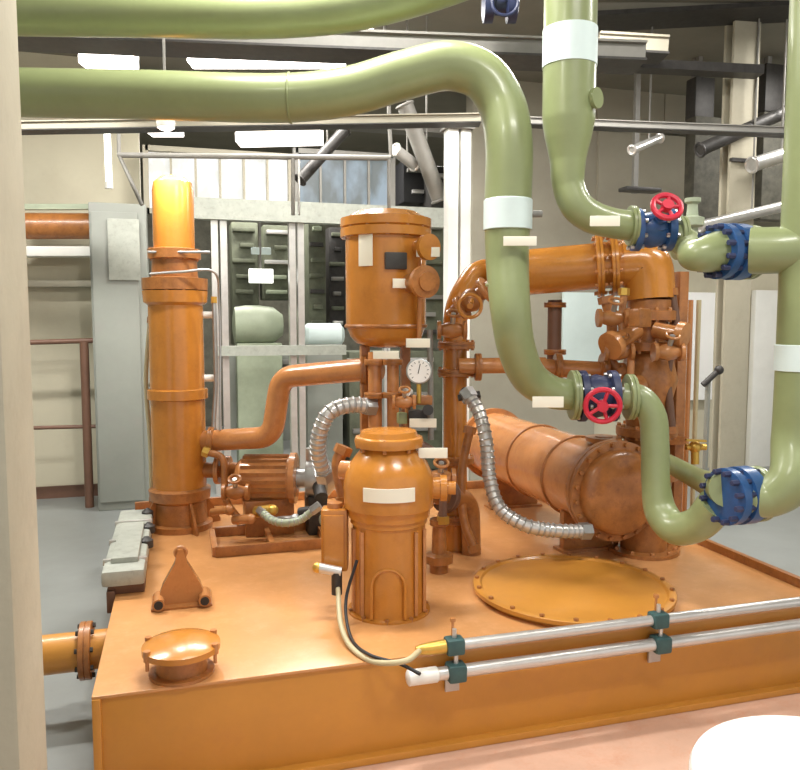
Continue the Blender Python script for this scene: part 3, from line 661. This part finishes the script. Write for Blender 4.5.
# small branches left of green pipe : valve with handwheel
t = thing('branch_valve', 'small orange valve with branch joining the vertical orange pipe', 'valve', D(475, 300, 4.1))
MB().ball(D(472, 300, 4.15), .065).cyl(D(455, 312, 4.2), D(492, 286, 4.1), .04).build('valve_body', 'rust', t)
f = MB(); flange(f, D(486, 290, 4.12), D(492, 286, 4.1)-D(455, 312, 4.2), .075, .03); f.build('flange', 'hx', t); f = MB(); flange(f, D(462, 308, 4.18), D(492, 286, 4.1)-D(455, 312, 4.2), .07, .03); f.build('flange', 'hx', t)
MB().cyl(D(472, 300, 4.12), D(470, 306, 3.95), .016).torus(D(470, 306, 3.95), TO, .06, .009).build('handwheel', 'orange', t)
t = thing('branch_pipe', 'thin pinkish orange branch pipe crossing behind the curved green drop', 'pipe', D(470, 366, 4.2))
MB().cyl(D(458, 366, 4.25), D(545, 365, 4.3), px(8, 4.2)).cyl(D(530, 367, 4.3), D(626, 372, 4.3), px(9, 4.3)).build('pipe', 'hx', t)
for x in (478, 558, 604): f = MB(); flange(f, D(x, 367, 4.27), RGT, px(14, 4.2), .035); f.build('flange', 'rust', t)
t = thing('drain_pipe', 'thin brown upright pipe under the upper orange pipe', 'pipe', D(555, 340, 4.5))
p = D(555, 300, 4.5); MB().cyl(p, V((p.x, p.y, D(555, 366, 4.5).z)), px(7, 4.5)).build('pipe', 'brown', t)
f = MB(); flange(f, D(555, 305, 4.5), (0, 0, 1), px(11, 4.5), .03); f.build('flange', 'rust', t); f = MB(); flange(f, D(555, 352, 4.5), (0, 0, 1), px(11, 4.5), .03); f.build('flange', 'rust', t)
# valve cluster on the right
t = thing('control_valve', 'tall rusty orange control valve under the upper pipe elbow', 'valve', D(650, 440, 4.25))
c = D(650, 300, du-.08); cb = D(650, 460, 4.27)
def zr(y): return D(650, y, 4.27).z
b0 = V((c.x, c.y, zr(480)))
MB().lathe(b0, (0, 0, 1), [(zr(y)-zr(480), px(rr, 4.27)) for y, rr in [(480, 22), (440, 22), (436, 30), (428, 30), (427, 20), (400, 24), (380, 29), (360, 24), (352, 18), (350, 28), (342, 28), (341, 16), (322, 16), (320, 27), (311, 27), (310, 22), (300, 22)]]).build('valve_body', 'rust', t)
for y, rr in ((432, 27), (346, 25), (315, 24)): bolts(V((c.x, c.y, zr(y))), (0, 0, 1), px(rr, 4.27), 10, .011, .08, 'hx', t)
for (x0, y0, x1, y1, rr) in ((636, 330, 612, 345, 9), (640, 385, 604, 396, 11), (655, 330, 682, 335, 8)):
    A, Bq = D(x0, y0, 4.15), D(x1, y1, 4.05); MB().cyl(A, Bq, px(rr, 4.1)).lathe(Bq, Bq-A, [(-.02, px(rr+5, 4.1)), (.02, px(rr+5, 4.1)), (.024, px(rr*.5, 4.1))]).build('side_port', 'hx', t)
MB().box(D(640, 318, 4.0), (.1, .08, .1), bev=.015, rz=.3).build('actuator', 'rust', t)
t = thing('support_frame', 'upright orange channel right of the rusty control valve', 'frame', D(680, 540, 4.3))
p = D(680, 270, 4.35); MB().beam((p.x, p.y, TZ), (p.x, p.y, D(680, 272, 4.35).z), .06, .09, bev=.004).build('upright', 'rust', t)
p2 = D(663, 270, 4.42); MB().beam((p2.x, p2.y, TZ), (p2.x, p2.y, D(663, 300, 4.42).z), .05, .07, bev=.004).build('upright', 'brown', t)
for y in (300, 360, 440): MB().beam(D(655, y, 4.38), D(684, y, 4.38), .04, .05).build('cross_bar', 'rust', t)
t = thing('thin_pipes', 'pair of thin beige pipes right of the orange channel', 'pipe', D(694, 520, 4.6))
for x, m in ((691, 'hx'), (699, 'cable')):
    p = D(x, 300, 4.6); MB().cyl((p.x, p.y, .024), p, px(2.4, 4.6), seg=12).build('pipe', m, t)
t = thing('brass_valve', 'small brass tap beside the thin beige pipes', 'tap', D(695, 450, 4.2))
MB().ball(D(695, 447, 4.2), .035).cyl(D(695, 447, 4.2), D(695, 464, 4.2), .022).cyl(D(686, 447, 4.2), D(706, 447, 4.2), .018).build('tap_body', 'brass', t)
MB().beam(D(686, 440, 4.17), D(706, 441, 4.17), .02, .012).build('lever', 'brass', t)
# lever (dark slanted)
p = D(711, 378, 5.2); tl = thing('lever_stand', 'thin stand with a small dark slanted lever before the bright board', 'lever', (p.x, p.y+.04, 0))
MB().cyl(D(703, 385, 5.2), D(719, 370, 5.2), .02).build('lever', 'dark', tl); MB().ball(D(719, 370, 5.2), .032).build('knob', 'dark', tl)
MB().cyl((p.x, p.y+.03, 0), (p.x, p.y+.03, p.z), .018).build('pole', 'cab', tl)
# extra fine pipework around the control valve and behind the pump
for k, (pts, r_, m_, lab_) in enumerate([
  ([(606, 300), (612, 330), (606, 350), (618, 372)], .03, 'rust', 'bent rusty pipe left of the control valve under the upper elbow'),
  ([(624, 292), (622, 330), (630, 352), (629, 400)], .02, 'hx', 'thin pinkish orange tube hugging the control valve'),
  ([(672, 292), (676, 330), (668, 372), (672, 430)], .022, 'brown', 'thin brown tube between control valve and orange channel'),
  ([(400, 442), (424, 446), (441, 462), (443, 520)], .022, 'brown', 'thin brown tube curving down right of the domed pump'),
  ([(470, 430), (462, 470), (464, 520), (474, 548)], .024, 'rust', 'rusty tube beside the foot of the vertical orange pipe'),
  ([(206, 452), (222, 458), (226, 500), (240, 520)], .022, 'rust', 'thin rusty tube from the tall column down to the pump feet'),
  ([(150, 320), (146, 380), (150, 440), (152, 500)], .014, 'cable', 'thin pale instrument tube along the left side of the tall column'),
  ([(214, 300), (216, 380), (214, 440), (220, 470)], .014, 'steel', 'thin silver instrument tube right of the tall column'),
  ([(343, 450), (338, 462), (340, 480), (345, 500)], .03, 'rust', 'short bent rusty tube at the left side of the domed pump')]):
    dd_ = [4.25, 4.1, 4.2, 3.95, 4.2, 4.7, 4.85, 4.8, 3.6][k]
    Q = [D(a_, b_, dd_) for a_, b_ in pts]; t = thing('small_pipe', lab_, 'pipe', Q[-1])
    MB().tube(Q, r_, 14).build('pipe', m_, t)
    for q_, q2 in ((Q[0], Q[1]), (Q[-1], Q[-2])):
        MB().lathe(q_, q2-q_, [(-.02, r_*1.5), (.02, r_*1.5)], seg=6).build('union_nut', 'brass' if k % 2 else 'rust', t)
for k, (x_c, y_c, dd_, m_, lab_) in enumerate([
  (612, 318, 4.1, 'hx', 'pinkish orange gate valve left of the control valve, upper'),
  (618, 352, 4.1, 'rust', 'rusty gate valve left of the control valve, just above the blue valve'),
  (668, 352, 4.05, 'hx', 'orange gate valve in front of the orange channel'),
  (452, 330, 4.1, 'rust', 'rusty gate valve on the vertical orange pipe, level with the vessel bottom'),
  (404, 402, 3.9, 'hx', 'tiny orange gate valve below the pressure gauge'),
  (236, 492, 4.55, 'rust', 'rusty gate valve below the small branch of the tall column'),
  (440, 478, 3.9, 'hx', 'orange gate valve touching the right side of the domed pump')]):
    c_ = D(x_c, y_c, dd_); t = thing('gate_valve', lab_, 'valve', c_-V((0, 0, .05)))
    e_ = .75 if k == 4 else 1
    MB().lathe(c_-RGT*.08*e_, RGT, [(0, .05*e_), (.02*e_, .05*e_), (.022*e_, .03*e_), (.05*e_, .04*e_), (.08*e_, .048*e_), (.11*e_, .04*e_), (.138*e_, .03*e_), (.14*e_, .05*e_), (.16*e_, .05*e_)], seg=20).build('valve_body', m_, t)
    MB().cyl(c_, c_+V((-.01, -.05, .09))*e_, .014*e_).build('spindle', 'steel', t)
    MB().torus(c_+V((-.01, -.05, .09))*e_, V((-.01, -.05, .09)), .035*e_, .008*e_, seg=20).build('handwheel', m_, t)

# ================================================================== HEAT EXCHANGER
hx, hz, hr = 2.27, .83, .235
t = thing('heat_exchanger', 'big horizontal orange-brown heat exchanger cylinder at the tank right rear', 'heat exchanger', (hx, 4.3, TZ))
MB().lathe((hx, 3.62, hz), (0, 1, 0), [(0, hr), (1.62, hr)], seg=48).build('shell', 'hx', t)
MB().lathe((hx, 3.36, hz), (0, 1, 0), [(.13, .05), (.135, hr*.85), (.15, hr*.95), (.17, hr), (.2, hr), (.205, hr*1.18), (.235, hr*1.18), (.24, hr*1.1), (.245, hr*1.18), (.275, hr*1.18), (.28, hr)], seg=48).build('end_head', 'rust', t)
MB().lathe((hx, 5.24, hz), (0, 1, 0), [(0, hr), (.005, hr*1.15), (.04, hr*1.15), (.05, hr), (.12, hr*.8), (.16, .05)], seg=48).build('rear_head', 'rust', t)
bolts((hx, 3.6, hz), (0, 1, 0), hr*1.1, 20, .013, .11, 'rust', t)
for y in (3.85, 4.9):
    MB().box((hx, y, (TZ+hz-hr*.7)/2), (.36, .05, hz-hr*.7-TZ), bev=.004).box((hx, y, TZ+.008), (.4, .12, .016)).build('saddle', 'rust', t)
MB().lathe((hx+.02, 3.75, hz+hr*.8), (0, 0, 1), [(0, .07), (.06, .07), (.061, .1), (.085, .1), (.086, .05), (.09, .05)]).build('top_nozzle', 'rust', t)
MB().torus((hx, 4.5, hz), (0, 1, 0), hr+.002, .01, seg=48).build('weld_band', 'rust', t)
MB().torus((hx, 4.0, hz), (0, 1, 0), hr+.002, .01, seg=48).build('weld_band', 'rust', t)
# orange body between control valve and tank
p = D(638, 500, 4.05)
t = thing('valve_base', 'squat orange flanged base joining the exchanger under the control valve', 'base', (c.x, c.y, TZ))
MB().lathe((c.x, c.y, TZ), (0, 0, 1), [(0, .2), (.02, .2), (.021, .13), (.3, .13), (.42, .15), (.43, .18), (.47, .18)]).build('base_body', 'rust', t)
bolts((c.x, c.y, TZ+.02), (0, 0, 1), .175, 10, .012, .03, 'hx', t)

# silver flex hoses
def hose(pts, r, label, nm='flexible_hose', m='alu'):
    t = thing(nm, label, 'hose', pts[-1]); s = spline(pts, r, 14); 
    MB().sweep(s, 18).build('hose', m, t)
    k = MB(); L = 0
    for i in range(1, len(s)-1):
        L += (s[i][0]-s[i-1][0]).length
        if L > .028: L = 0; k.torus(s[i][0], s[i+1][0]-s[i-1][0], r, r*.16, seg=18, ts=6)
    k.build('braid_rings', 'steel', t)
    for a, b in ((pts[0], pts[1]), (pts[-1], pts[-2])):
        d = (V(b)-V(a)).normalized(); MB().lathe(V(a), d, [(-.03, r*1.15), (-.028, r*1.35), (.03, r*1.35), (.032, r*1.1)], seg=6).build('end_nut', 'steel', t)
    return t
hose([D(370, 406, 4.15), D(350, 405, 4.1), D(330, 412, 4.05), D(321, 428, 4.05), D(318, 450, 4.1), D(324, 475, 4.2)], px(7.5, 4.1), 'bent silver braided hose behind the domed pump, left side')
hose([D(468, 395, 4.1), D(478, 410, 4.05), D(486, 440, 4.0), D(490, 480, 4.0), D(500, 508, 3.95), D(525, 525, 3.92), D(560, 531, 3.95), D(585, 531, 4.0)], px(6.5, 4), 'long silver hose hanging before the heat exchanger and curving right')
tag(MB().cyl(D(462, 392, 4.15), D(478, 400, 4.1), .03).cyl(D(458, 398, 4.1), D(480, 394, 4.1), .018).build('hose_coupling', 'dark'), 'dark coupling at the top end of the long silver hose', 'coupling')

# ================================================================== GEAR PUMP (left-mid)
g = on(270, 520, TZ+.0); dg = 4.75
t = thing('gear_pump', 'horizontal orange and grey pump between tall column and domed motor', 'pump', (g.x, g.y, TZ))
a = D(236, 478, dg); ax = (D(330, 478, dg)-a).normalized(); ax = V((ax.x, ax.y, 0)).normalized()
MB().lathe(a, ax, [(0, .04), (.01, .1), (.04, .13), (.2, .135), (.34, .135), (.345, .16), (.38, .16), (.385, .1)]).build('motor_body', 'hx', t)
f = MB()
for k in range(18):
    an = 2*math.pi*k/18; x2, y2 = frame(ax); u = x2*math.cos(an)+y2*math.sin(an)
    f.beam(a+ax*.05+u*.138, a+ax*.33+u*.138, .006, .022)
f.build('cooling_fins', 'rust', t)
MB().lathe(a+ax*.385, ax, [(0, .06), (.06, .06), (.061, .12), (.1, .125), (.2, .11), (.24, .06), (.25, .03)]).build('pump_head', 'steel', t)
MB().cyl(a+ax*.48, a+ax*.48+V((0, 0, .19)), .04).build('outlet', 'alu', t)
MB().cyl(a+ax*.5-V((0, .05, 0)), a+ax*.5+V((0, -.2, -.08)), .04).build('inlet', 'dark', t)
MB().box(a+ax*.2-V((0, 0, (a.z-TZ)/2+.06)), (.3, .2, a.z-TZ-.12), rz=-YAW*0, bev=.008).build('pedestal', 'rust', t)
MB().box(a+ax*.5-V((0, 0, (a.z-TZ)/2+.05)), (.12, .16, a.z-TZ-.1), bev=.008).build('pedestal', 'dark', t)
for k in range(6):
    xx3 = 212+k*22
    tag(MB().cyl(D(xx3, 512+(k % 2)*8, 4.55), D(xx3+16, 510+(k % 2)*9, 4.5), .022+.006*(k % 3)).ball(D(xx3+17, 510+(k % 2)*9, 4.5), .032).build('pipe_fitting', ['rust', 'hx', 'brass', 'steel', 'dark', 'mach'][k]),
        ['rusty fitting right beside the foot of the tall column', 'pinkish orange fitting near the tall column foot, below the pump', 'brass fitting below the orange end of the horizontal pump', 'steel fitting under the middle of the horizontal pump', 'dark fitting under the grey pump head', 'pale green fitting left of the pump terminal box'][k], 'fitting')
t = thing('drain_tray', 'orange shallow raised tray frame between tall column and domed motor', 'tray', on(270, 548, TZ))
A = on(215, 552, TZ+.03); Bq = on(330, 545, TZ+.03)
MB().beam(A, (Bq.x, A.y, A.z), .03, .06, bev=.004).build('front_rail', 'rust', t)
MB().beam(A+V((0, .42, 0)), V((Bq.x, A.y+.42, A.z)), .03, .06, bev=.004).build('rear_rail', 'rust', t)
for x in (A.x, (A.x+Bq.x)/2, Bq.x): MB().beam(V((x, A.y, A.z)), V((x, A.y+.42, A.z)), .03, .05).build('cross_rail', 'hx', t)
hose([D(262, 512, 4.5), D(272, 520, 4.4), D(285, 523, 4.35), D(300, 520, 4.4), D(316, 508, 4.4)], .022, 'short pale green hose loop under the grey pump head', m='mach')
# ball valves between pump and column
t = thing('suction_pipe', 'low orange suction pipe between column foot and horizontal pump', 'pipe', D(220, 478, 4.8))
MB().sweep(elbow([D(206, 470, 4.85), D(238, 470, 4.8), D(240, 478, 4.75)], .05, .05), 18).build('pipe', 'rust', t)
f = MB(); flange(f, D(218, 470, 4.83), RGT, .09, .03); f.build('flange', 'hx', t); f = MB(); flange(f, D(228, 470, 4.82), RGT, .09, .03); f.build('flange', 'hx', t)
# pipes behind pump centre to right (dark clutter between 430 and 490)
t = thing('return_pipe', 'brown return pipe with flanges low behind the domed pump', 'pipe', D(470, 500, 4.2))
MB().sweep(elbow([D(425, 492, 4.0), D(470, 500, 4.3), V((D(472, 500, 4.3).x, D(472, 500, 4.3).y, TZ))], .055, .1), 18).build('pipe', 'rust', t)
f = MB(); flange(f, D(446, 496, 4.13), D(470, 500, 4.3)-D(425, 492, 4.0), .09, .04); f.build('flange', 'brown', t)
tag(MB().lathe(D(439, 545, 4.0), (0, 0, 1), [(-.2, .05), (-.1, .05), (-.09, .075), (-.05, .075), (-.04, .04), (.1, .035), (.11, .05), (.14, .05)]).build('relief_valve', 'rust'), 'small brown relief valve right behind the domed pump base', 'valve')

# ================================================================== GREEN PIPES
def gpipe(pts, r, label, base, n=12):
    t = thing('green_pipe', label, 'pipe', base); MB().tube(pts, r, 32, n).build('pipe', 'green', t); return t
dB = 3.5; rB = px(23.5, dB)
tB = gpipe([D(-120, 88, dB), D(0, 92, dB), D(150, 95, dB), D(290, 98, dB), D(350, 91, dB), D(405, 75, dB), D(450, 66, dB), D(482, 76, dB), D(501, 103, dB), up(508, 200, dB, 140), up(508, 200, dB, 200), up(508, 200, dB, 260), up(511, 320, dB, 315), D(517, 350, dB+.06), D(530, 378, dB+.15), D(552, 392, dB+.2), D(572, 395, dB+.22)],
           [rB]*11+[rB*.92, rB*.85, rB*.82, rB*.8, rB*.74, rB*.7], 'lower green overhead pipe that arches down in front of the orange pipework', D(509, 400, dB))
q = up(508, 200, dB, 215); MB().lathe(q-V((0, 0, px(15, dB))), (0, 0, 1), [(0, rB*1.0), (.001, rB*1.035), (px(29, dB), rB*1.035), (px(30, dB), rB)]).build('pale_band', 'band', tB)
plate(D(520, 241, dB-rB-.015), px(32, dB), px(9, dB), tB, nrm=TO); plate(D(548, 402, dB-.02), px(31, dB), px(11, dB), tB, nrm=TO)
MB().lathe(D(542, 214, dB+.05), -RGT, [(0, .016), (.07, .016), (.071, .03), (.09, .03)]).build('spigot', 'grey', tB)
for x, y, d_, rr in ((290, 98, dB, 1.03),):
    MB().torus(D(x, y, d_), RGT, rB, .006, seg=40).build('weld_seam', 'green', tB)
MB().torus(up(508, 200, dB, 285), (0, 0, 1), rB*.86, .009, seg=40).build('weld_seam', 'green', tB)
dA = 3.6
gpipe([D(-120, 10, dA), D(0, 12, dA), D(150, 14, dA), D(270, 15, dA), D(350, 8, dA), D(430, -12, dA), D(520, -45, dA)], px(22, dA), 'upper green overhead pipe running along the top edge of the view', D(150, 14, dA))
dC = 3.45
tC = gpipe([up(568, 150, dC, y_c) for y_c in (-160, -40, 60, 120, 138, 160)]+[up(569, 150, dC, 185), D(577, 206, dC+.01), D(592, 217, dC+.03), D(612, 223, dC+.05), D(634, 226, dC+.08)],
           [px(26, dC)]*4+[px(23, dC), px(18, dC)]+[px(16, dC)]*3+[px(15, dC)]*2, 'green riser with a white band dropping from above to the upper valve', D(570, 150, dC))
MB().lathe(up(568, 150, dC, 49)-V((0, 0, px(18, dC))), (0, 0, 1), [(0, px(25, dC)), (.001, px(26.8, dC)), (px(36, dC), px(26.8, dC)), (px(36.5, dC), px(25, dC))]).build('pale_band', 'band', tC)
plate(D(605, 221, dC-.1), px(29, dC), px(10, dC), tC, nrm=TO)
MB().lathe(up(568, 150, dC, 103)+V((.05, -.05, 0)), TO+V((.8, 0, 0)), [(0, .03), (.05, .03), (.051, .045), (.07, .045)]).build('spigot', 'green', tC)
dD = 3.15
tD = gpipe([up(806, 250, dD, -200), up(806, 250, dD, 0), up(806, 250, dD, 200), up(806, 250, dD, 400), up(805, 250, dD, 440), D(792, 480, dD+.02), D(770, 497, dD+.05), D(750, 498, dD+.08)],
           [px(24, dD)]*5+[px(23, dD), px(20, dD), px(19, dD)], 'green riser at the right edge that turns to the lower blue flange', D(804, 500, dD))
MB().lathe(up(806, 250, dD, 358)-V((0, 0, px(13, dD))), (0, 0, 1), [(0, px(24, dD)), (.001, px(25, dD)), (px(26, dD), px(25, dD)), (px(26.5, dD), px(24, dD))]).build('pale_band', 'band', tD)
MB().tube([D(806, 250, dD), D(790, 250, dD+.01), D(750, 251, dD+.08)], [px(22, dD), px(23, dD), px(24, dD)], 28).build('branch', 'green', tD)
# blue flanged butterfly valves
def bigflange(x, y, d, R1, label):
    c = D(x, y, d); ax = (RGT + FWD*.35).normalized(); ax = V((ax.x, ax.y, 0)).normalized()
    t = thing('blue_flange_valve', label, 'valve', c-V((0, 0, R1)))
    MB().lathe(c-ax*.10, ax, [(0, R1*.78), (.004, R1*.98), (.04, R1*.98), (.042, R1*.86), (.066, R1*.86), (.068, R1), (.13, R1), (.134, R1*.86), (.15, R1*.8)], seg=40).build('valve_body', 'blue', t)
    bolts(c+ax*-.02, ax, R1*.86, 12, .013, .22, 'navy', t)
    f = MB(); flange(f, c+ax*.075, ax, R1*.97, .035); f.build('mating_flange', 'green', t)
    return t, c, ax
t1, c1, ax1 = bigflange(735, 252, dD+.12, px(29, dD), 'upper blue bolted flange valve beside the right green riser')
t2, c2, ax2 = bigflange(742, 495, dD+.12, px(30, dD), 'lower blue bolted flange valve at the foot of the right green riser')
def handvalve(c, R1, wc, label, blue='navy'):
    t = thing('handwheel_valve', label, 'valve', c-V((0, 0, R1)))
    ax = V((RGT.x, RGT.y, 0))
    MB().lathe(c-ax*.11, ax, [(0, R1*.7), (.004, R1*.96), (.035, R1*.96), (.037, R1*.7), (.09, R1*.82), (.15, R1*.7), (.152, R1*.96), (.185, R1*.96), (.19, R1*.7)], seg=32).build('valve_body', blue, t)
    bolts(c-ax*.09, ax, R1*.84, 8, .011, .06, 'steel', t); bolts(c+ax*.058, ax, R1*.84, 8, .011, .06, 'steel', t)
    d = (wc-c).normalized()
    MB().cyl(c+d*.03, wc+d*.02, .017, seg=12).build('spindle', 'steel', t)
    MB().lathe(c+d*.03, d, [(0, .05), (.04, .05), (.05, .03), (.07, .03)]).build('bonnet', blue, t)
    wr = R1*.6
    w = MB().torus(wc, d, wr, .013); x2, y2 = frame(d)
    for k in range(5):
        an = 2*math.pi*k/5; w.cyl(wc, wc+(x2*math.cos(an)+y2*math.sin(an))*wr, .009, seg=8)
    w.lathe(wc-d*.012, d, [(0, .026), (.034, .026)], seg=16).build('handwheel', 'red', t)
    return t
vA = D(600, 396, dB+.24)
tv = handvalve(vA, px(27, 3.7), vA+V((-.075, -.15, -.03)), 'dark blue valve with red handwheel right of the curved green drop')
vB = D(655, 230, dC+.1)
handvalve(vB, px(22, 3.55), vB+V((-.045, -.15, .085)), 'upper blue valve with red handwheel at the end of the green riser', 'blue')
# green connecting pieces
tE = gpipe([D(622, 396, dB+.2), D(640, 399, dB+.18), D(652, 415, dB+.16), D(655, 445, dB+.15), D(656, 485, dB+.13), D(661, 512, dB+.1), D(675, 528, dB+.02), D(698, 524, dB-.08), D(716, 505, dB-.16)],
      [px(14, 3.6)]*5+[px(16, 3.6), px(16, 3.6), px(16, 3.6), px(17, 3.6)], 'green pipe dropping from the middle valve to the lower blue flange', D(668, 535, 3.5))
f = MB(); flange(f, D(630, 397, dB+.2), RGT, px(23, 3.7), .035); f.build('flange', 'green', tE); f = MB(); flange(f, D(574, 395, dB+.22), RGT, px(25, 3.7), .035); f.build('flange', 'green', tE)
tG = gpipe([c1-ax1*.08, c1-ax1*.2+V((0, 0, -.02)), D(690, 246, 3.5), D(676, 236, dC+.1)], [px(20, 3.4), px(15, 3.4), px(14, 3.5), px(14, 3.5)], 'short grey-green reducer between upper handwheel valve and upper blue flange', D(700, 260, 3.5))
f = MB(); flange(f, D(680, 238, dC+.11), RGT, px(22, 3.5), .035); f.build('flange', 'green', tG); f = MB(); flange(f, D(632, 226, dC+.08), RGT, px(20, 3.5), .03); f.build('flange', 'green', tG)
tag(MB().tube([c2-ax2*.08+V((0, 0, .03)), D(700, 480, 3.7), D(668, 463, 4.0)], [px(17, 3.4), px(11, 3.7), px(9, 4)], 24).build('green_reducer', 'green'), 'pale green tapering pipe left of the lower blue flange', 'pipe')
# olive small stuff near 680,230
tag(MB().lathe(D(692, 222, 3.9), (0, 0, 1), [(-.08, .03), (-.03, .03), (-.02, .06), (.02, .06), (.03, .03), (.09, .025), (.1, .04), (.12, .04)]).build('air_vent', 'mach'), 'small olive vent fitting between the two upper blue valves', 'fitting')
# top dark valve at (505,4)
tag(MB().lathe(D(500, 6, 4.2), RGT, [(-.1, .05), (-.09, .09), (-.04, .09), (-.03, .05), (.03, .05), (.04, .09), (.09, .09), (.1, .05)]).torus(D(505, 2, 4.1), TO, .07, .01).build('overhead_valve', 'navy'), 'dark blue valve hanging high at the top edge between green pipes', 'valve')

# white drum in front -----------------------------------------------------------
c = D(842, 786, 1.9); rD = px(143, 1.9)
t = thing('white_drum', 'round white plastic drum close to the camera at the lower right', 'drum', (c.x, c.y, .0))
MB().lathe((c.x, c.y, .0), (0, 0, 1), [(0, rD*.9), (.02, rD*.95), (c.z*.3, rD*.97), (c.z*.32, rD*.95), (c.z*.34, rD*.97), (c.z-.05, rD*.95)], seg=64).build('drum_body', 'whiteplastic', t)
MB().lathe((c.x, c.y, c.z-.05), (0, 0, 1), [(0, rD*.96), (.005, rD), (.03, rD), (.045, rD*.98), (.05, rD*.9), (.055, .01)], seg=64).build('lid', 'whiteplastic', t)

# ================================================================== WORLD / VIEW
w = bpy.data.worlds.new('world'); SC.world = w; w.use_nodes = True
w.node_tree.nodes['Background'].inputs['Color'].default_value = (1, .98, .95, 1)
w.node_tree.nodes['Background'].inputs['Strength'].default_value = .9
vs = SC.view_settings; SC.display_settings.display_device = 'sRGB'
vs.view_transform = 'Standard'; vs.look = 'None'; vs.gamma = 1; vs.use_curve_mapping = False; vs.exposure = .06
for o in ALL:
    if '_o' in o: del o['_o']
